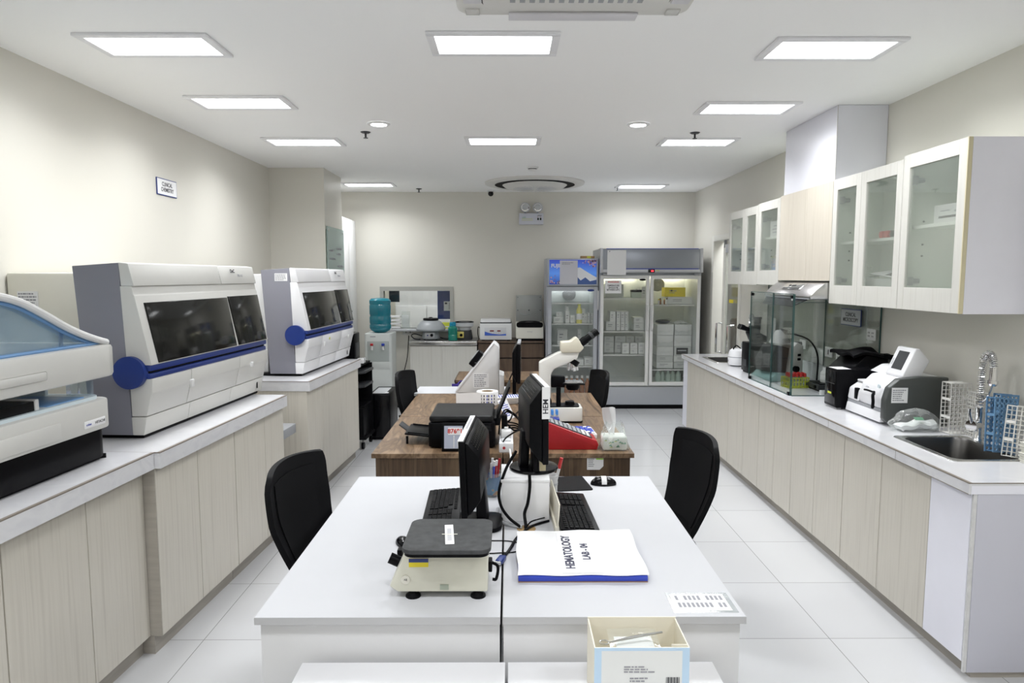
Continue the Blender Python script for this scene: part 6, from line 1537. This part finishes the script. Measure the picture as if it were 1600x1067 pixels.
o = thing('bottle', 'yellow bottle standing on the second shelf of narrow fridge', 'bottle', (px1(904), 9.00, 1.1155)); b = B(); b.lathe([(0, 0), (.036, 0), (.038, .01), (.038, .17), (.018, .22), (.018, .235), (0, .235)], mat('pale_yellow_liquid', (.75, .70, .18), .25), n=22); b.build('bottle_body', o); b = B(); b.cyl((0, 0, .232), (0, 0, .262), .022, YELG, n=18); b.build('cap', o); b = B(); b.lathe([(.0385, .05), (.0385, .13)], PAPER, n=22); b.build('label_band', o)
for k, (u0, u1, z1) in enumerate(((871, 877, .88), (878.5, 884, .88), (885, 890, .88), (890.5, 894, .88), (900, 908, .865), (909, 919, .865))):
    fbox(f'small white box, {ORD[k]} from left at front of third shelf in narrow fridge', px1(u0)+.001, px1(u1)-.001, .83, z1, 9.02, seed=20+k, dep=.12)
for k, (u0, u1, z0, z1) in enumerate(((872, 888, .83, 1.02), (905, 910, .83, 1.02))):
    fbox(('wide tall white box at back left of third shelf in narrow fridge', 'slim tall white box at back right of third shelf in narrow fridge')[k], px1(u0), px1(u1), z0, z1, 9.20, seed=30+k, dep=.12)
for k, (u0, u1, z0, z1) in enumerate(((865, 876.5, .55, .625), (865, 876.5, .6255, .71), (877.5, 890, .55, .635), (877.5, 890, .6355, .745), (896, 912, .55, .63), (913, 926, .55, .655))):
    fbox(('bottom white box of the left stack on fourth shelf of narrow fridge', 'top white box of the left stack on fourth shelf of narrow fridge', 'bottom white box of the second stack on fourth shelf of narrow fridge', 'top white box of the second stack on fourth shelf of narrow fridge', 'single wide white box right of stacks on fourth shelf of narrow fridge', 'white box at the right end of fourth shelf of narrow fridge')[k], px1(u0), px1(u1), z0, z1, 9.03, seed=40+k, dep=.2)
for k in range(5):
    o = thing('reagent_bottle', f'amber bottle, {ORD[k]} from left at the bottom of the narrow fridge', 'bottle', (px1(886+k*8.2), 9.06+.03*(k % 2), .1555), group='amber bottles in the narrow fridge')
    b = B(); b.lathe([(0, 0), (.033, 0), (.034, .01), (.034, .16), (.016, .20), (.016, .22), (0, .22)], AMBER, n=18); b.build('bottle_body', o); b = B(); b.cyl((0, 0, .218), (0, 0, .25), .018, WHITE, n=14); b.build('cap', o)

F2 = fridge('wide grey two-door glass fridge in the right corner', 1.167, 2.485, 8.80, .74, .06, [(1.18, 1.812), (1.822, 2.47)], .315, 1.745, 1.78, 2.085, [(1.23, 1.79, 1.45), (1.23, 1.79, 1.017), (1.23, 1.79, .71), (1.86, 2.42, 1.365), (1.86, 2.42, .515)], FRIDG, FRIDW, .042, FLAMP)
c2 = (1.167+2.485)/2
b = B(); b.prism([(-.03, 1.785), (.046, 1.785), (.046, 2.085), (-.012, 2.085)], 'x', -.62, .62, mat('header_steel', (.33, .35, .39), .3, .5), .004)
b.build('header_panel', F2)
b = B(); b.prism([(-.038, 1.78), (.05, 1.78), (.05, 2.092), (-.02, 2.092)], 'x', -.66, -.62, ALU, .004); b.prism([(-.038, 1.78), (.05, 1.78), (.05, 2.092), (-.02, 2.092)], 'x', .62, .66, ALU, .004); b.box(-.62, .62, -.036, .0, 1.782, 1.822, ALU, .003); b.build('header_trim', F2)
b = B(); b.box(-.57, .60, -.034, -.024, 1.824, 1.833, BLUE); b.box(-.58, .60, -.018, -.008, 2.080, 2.088, BLUE); b.build('blue_line', F2)
b = B(); b.box(-.045, .040, -.040, -.035, 1.782, 1.822, BLACKG, .002); q = b.build('display_panel', F2); b = B(); b.box(-.008, .025, -.0415, -.040, 1.792, 1.812, LEDR); b.build('red_digits', q)
b = B(); b.box(.052, .10, -.0375, -.036, 1.802, 1.81, YELG); b.build('printed_mark', F2)
for x in (-.035, .02):
    b = B(); b.tube([(x, .0, 1.36), (x, -.035, 1.33), (x, -.04, 1.2), (x, -.035, 1.07), (x, .0, 1.04)], .013, FRIDW); b.build('handle', F2)
b = B(); b.ball((-.105, -.001, 1.69), (.045, .003, .013), BLACK, 18); b.build('oval_badge', F2)
for x in (-.62, .56): b = B(); b.box(x, x+.06, -.012, .03, 1.748, 1.776, MGREY, .003); b.build('hinge', F2)
b = B(); b.box(-.64, .64, .015, .025, .285, .294, ALU); b.build('base_trim', F2)
for a, e in ((-.59, -.06), (.05, .58)): b = B(); b.box(a, e, .62, .64, 1.70, 1.725, FLAMP); b.build('light_tube', F2)
fan(F2, .22, .62, 1.62)
o = thing('notice_sheet', 'plain white sheet hanging from header of the wide fridge', 'notice', (1.375, 8.80-.045, 1.75))
B().box(-.12, .12, -.002, 0, 0, .315, PAPER).build('sheet', o); B().cyl((-.09, -.005, .30), (-.09, -.002, .30), .006, DGREY, n=12).build('pin', o)
o = thing('warning_sign', 'WARNING temperature sign on left door glass of the wide fridge', 'sign', (1.345, 8.80+.0115, 1.515))
B().box(-.105, .105, -.0015, .0, 0, .165, PAPER).build('sheet', o)
text('WARNING', .030, INKR, o, (0, -.002, .145), FACE_CAM, bold=.0006)
text('TEMPERATURE\nSHOULD BE\nBETWEEN 2-8\u00b0C', .029, INK, o, (0, -.002, .072), FACE_CAM, sx=.8, bold=.0006)
G2 = 'boxes in the wide fridge'
def px2(u): return (u-795)/1067*(9.16)
def zz2(v): return 1.731-(v-432)/1067*9.16
def g(label, u0, u1, v0, v1, y=9.08, dep=.2, m=BOXW, seed=0, group=G2): return carton(label, px2(u0)+.0015, px2(u1)-.0015, y, y+dep, zz2(v1)+.0005, zz2(v0), m, group, seed=seed, face='y')
S2v = 432+(1.731-1.017)*1067/9.16; S3v = 432+(1.731-.71)*1067/9.16; S1v = 432+(1.731-1.45)*1067/9.16
n = 0
for u0, u1, v0, v1 in ((946, 961, 501.5, S2v), (962, 968.4, 501.5, S2v), (968.8, 975, 501.5, S2v), (975.3, 981, 501.5, S2v), (952, 961, 486, 501.3), (962, 968.4, 486, 501.3), (968.8, 975, 486, 501.3), (975.3, 981, 486, 501.3), (989, 1005, 504, S2v), (989, 1005, 495, 503.8)):
    g(('wide white box at lower left on middle shelf of the wide fridge', 'lower narrow white box, second from left on middle shelf of wide fridge', 'lower narrow white box, third from left on middle shelf of wide fridge', 'lower narrow white box, fourth from left on middle shelf of wide fridge', 'upper white box above the wide one on middle shelf of wide fridge', 'upper narrow white box, second from left on middle shelf of wide fridge', 'upper narrow white box, third from left on middle shelf of wide fridge', 'upper narrow white box, fourth from left on middle shelf of wide fridge', 'bottom white box of right stack on middle shelf of wide fridge', 'top white box of right stack on middle shelf of wide fridge')[n], u0, u1, v0, v1, seed=n, dep=.22); n += 1
for u0, u1, v0, v1, y in ((944.5, 960, 543, S3v, 9.15), (944.5, 960, 534, 542.8, 9.15), (944.5, 960, 525.5, 533.8, 9.15), (961.3, 978.5, 534.8, S3v, 9.15), (961.3, 978.5, 525, 534.6, 9.15), (979.3, 992.5, 533.5, S3v, 9.17), (979.3, 992.5, 525.5, 533.3, 9.17), (993.3, 1005.5, 535, S3v, 9.17), (993.3, 1005.5, 525.8, 534.8, 9.17)):
    g(('bottom grey white box of leftmost stack on lower shelf of wide fridge', 'middle grey white box of leftmost stack on lower shelf of wide fridge', 'top grey white box of leftmost stack on lower shelf of wide fridge', 'bottom grey white box of second stack on lower shelf of wide fridge', 'top grey white box of second stack on lower shelf of wide fridge', 'bottom grey white box of third back stack on lower shelf of wide fridge', 'top grey white box of third back stack on lower shelf of wide fridge', 'bottom grey white box of rightmost back stack on lower shelf of wide fridge', 'top grey white box of rightmost back stack on lower shelf of wide fridge')[n-10], u0, u1, v0, v1, y=y, seed=n, dep=.15, m=BOXG); n += 1
for fc, (u0, u1) in enumerate(((970, 981.3), (982.3, 994), (995, 1006))):
    for v0, v1 in ((543.2, S3v), (534.5, 543)):
        g(f'{("bottom", "top")[v0 < 540]} small white box of {ORD[fc]} front stack from left, lower shelf of wide fridge', u0, u1, v0, v1, y=9.0, dep=.11, seed=n); n += 1
g('white carton at the right end of the top shelf of the wide fridge left half', 1000, 1010, 448, S1v, seed=61)
g('pale carton behind the warning sign on top shelf of wide fridge', 946, 975, 444, S1v, y=9.2, seed=62, m=BOXG)
o = thing('cooling_jar', 'black lidded clear jar on the top shelf of the wide fridge', 'jar', (px2(992), 9.10, 1.4505)); b = B(); b.box(-.065, .065, -.05, .05, 0, .075, mat('pale_green_tub', (.52, .58, .50), .35), .006); b.build('tub', o); b = B(); b.box(-.07, .07, -.055, .055, .075, .105, BLACK, .006); b.box(-.05, -.01, -.03, .03, .105, .118, WHITE); b.box(.01, .05, -.03, .03, .105, .118, WHITE); b.build('lid', o)
SRv = 432+(1.731-1.365)*1067/9.16
o = g('yellow carton lying on white carton in the wide fridge', 1037, 1069, 449, 463.3, m=YEL, seed=63, y=9.1); b = B(); b.cyl((-.05, -.102, .08), (-.05, -.1, .08), .012, INK, n=14); b.build('printed_dot', o)
g('flat white carton under the yellow carton in the wide fridge', 1041, 1080, 463.5, SRv, seed=64, y=9.08)
for k in range(5):
    o = thing('vial', f'small vial, {ORD[k]} from left beside the yellow carton in wide fridge', 'vial', (px2(1026+k*3.1), 9.03+.03*(k % 2), 1.3655), group='small vials in the wide fridge'); b = B(); b.cyl((0, 0, 0), (0, 0, .055+.01*(k % 3)), .011, (PAPER, AMBER)[k % 2], n=12); b.build('vial_body', o); b = B(); h_ = .055+.01*(k % 3); b.cyl((0, 0, h_), (0, 0, h_+.016), .009, (YEL, BLACK, WHITE)[k % 3], n=12); b.build('cap', o)
SLv = 432+(1.731-.515)*1067/9.16
rows = ((564, SLv), (554.2, 563.8), (540, 554), (522.5, 539.8), (505.5, 522.3))
nm = ('bottom', 'second', 'third', 'fourth', 'top')
for ci, (u0, u1) in enumerate(((1024, 1050), (1051, 1078))):
    for k, (v0, v1) in enumerate(rows):
        o = g(f'white file carton with torn flap, {nm[k]} one of the {("left", "right")[ci]} column in wide fridge', u0, u1, v0, v1, y=9.02+.01*(k % 2), dep=.30, seed=70+k+ci*7, m=(BOXW, BOXG)[(k+ci) % 2])
        W = (px2(u1)-px2(u0))/2-.0015; H = zz2(v0)-zz2(v1)
        if k >= 2 and not (k == 2 and ci == 1):
            b = B(); b.prism([(-W*.98, H*.98), (W*.98, H*.98), (W*.9, H*.5), (W*.4, H*.32), (-.2*W, H*.40), (-W*.6, H*.3), (-W*.95, H*.55)], 'y', -.158, -.151, BOXW, .001); b.build('torn_flap', o)
        if k == 2 and ci == 1: b = B(); b.box(-W*.75, W*.6, -.152, -.1505, H*.12, H*.85, DGREY); b.box(-W*.6, W*.4, -.153, -.152, H*.5, H*.62, LGREY); b.build('dark_picture', o)
o = thing('black_pouch', 'black pouch on top of the left file cartons in wide fridge', 'pouch', (px2(1036), 9.16, zz2(505.5)+.001)); b = B(); b.ball((0, 0, .03), (.10, .08, .03), DGREY, 18); b.build('pouch_body', o); b = B(); b.ball((.05, -.03, .05), (.06, .04, .016), BAG, 14); b.build('film_wrap', o)
o = thing('paper_bundle', 'crumpled grey bundle on top of right file cartons in wide fridge', 'bundle', (px2(1063), 9.16, zz2(505.5)+.001)); b = B(); b.grid(lambda u, v: Vector((-.09+.18*u, -.07+.14*v, .012+.03*math.sin(u*3.1)*math.sin(v*3.1)+.006*math.sin(u*17+v*9))), 14, 10, BOXG, .01); b.build('bundle_body', o)
for k in range(5):
    o = thing('reagent_bottle', f'pale green bottle, {ORD[k]} from left at the bottom of wide fridge', 'bottle', (px2(1028+k*8), 9.08+.03*(k % 2), .3305), group='pale bottles in the wide fridge')
    b = B(); b.lathe([(0, 0), (.034, 0), (.036, .01), (.036, .09), (.015, .125), (.015, .14), (0, .14)], mat('milky_green', (.55, .66, .60), .3) if k == 0 else bpy.data.materials['milky_green'], n=18); b.build('bottle_body', o); b = B(); b.cyl((0, 0, .138), (0, 0, .16), .018, (LGREY, DGREY)[k % 2], n=14); b.build('cap', o)
o = thing('sticker_roll', 'small yellow and red box on top of the narrow fridge', 'box', (1.05, 9.1, 1.966)); b = B(); b.box(-.10, .08, -.05, .05, 0, .035, mat('brown_card', (.35, .22, .10), .7), .003); b.build('carton_body', o); b = B(); b.box(-.02, .03, -.052, -.05, .008, .03, YELG); b.build('label_band', o)
# floor socket box by the dispenser
o = thing('wall_socket', 'white double socket on the back wall right of the dispenser', 'socket', (-1.42, YB-.001, .95), 0); b = B(); b.box(-.09, .06, -.010, 0, -.04, .04, OFFW, .003); b.build('plate', o); b = B(); b.box(-.04, -.03, -.0115, -.0098, -.015, .015, DGREY); b.box(.02, .03, -.0115, -.0098, -.015, .015, DGREY); b.build('slots', o)

o = thing('transformer_box', 'small black box on the floor between dispenser and back cabinet', 'power box', (-1.425, 9.02, 0))
b = B(); b.box(-.075, -.01, -.08, .08, .006, .14, BLACK, .006); b.build('case', o); b = B(); b.box(-.07, -.015, -.07, .07, 0, .007, BLACKM); b.build('foot', o)
b = B(); b.prism([(-.005, 0), (.06, 0), (.06, .02), (-.005, .085)], 'y', -.10, -.02, LGREY, .004); b.build('grey_unit', o)
b = B(); b.tube([(-.04, .05, .12), (-.03, .25, .35), (.0, .5, .6), (.01, .61, .9)], .006, BLACK); b.build('power_lead', o)

# ------------------------------------------------------------------ camera and view
cam = bpy.data.cameras.new('camera'); co = bpy.data.objects.new('camera', cam); C.objects.link(co)
cam.sensor_width = 36; cam.lens = 36*1067/1600; cam.clip_start = .02
co.location = (0, 0, 1.731); co.rotation_euler = (R(90)-math.atan(101.5/1067), 0, -math.atan(5/1067))
SC.camera = co
SC.view_settings.view_transform = 'Standard'; SC.view_settings.look = 'None'; SC.view_settings.gamma = 1; SC.view_settings.use_curve_mapping = False
SC.view_settings.exposure = 0.0
w = bpy.data.worlds.new('world'); SC.world = w; w.use_nodes = True
w.node_tree.nodes['Background'].inputs['Color'].default_value = (.9, .93, 1, 1); w.node_tree.nodes['Background'].inputs['Strength'].default_value = .2
SC.cycles.max_bounces = 10; SC.cycles.transparent_max_bounces = 24; SC.cycles.diffuse_bounces = 6; SC.cycles.glossy_bounces = 5
SC.cycles.sample_clamp_indirect = 4
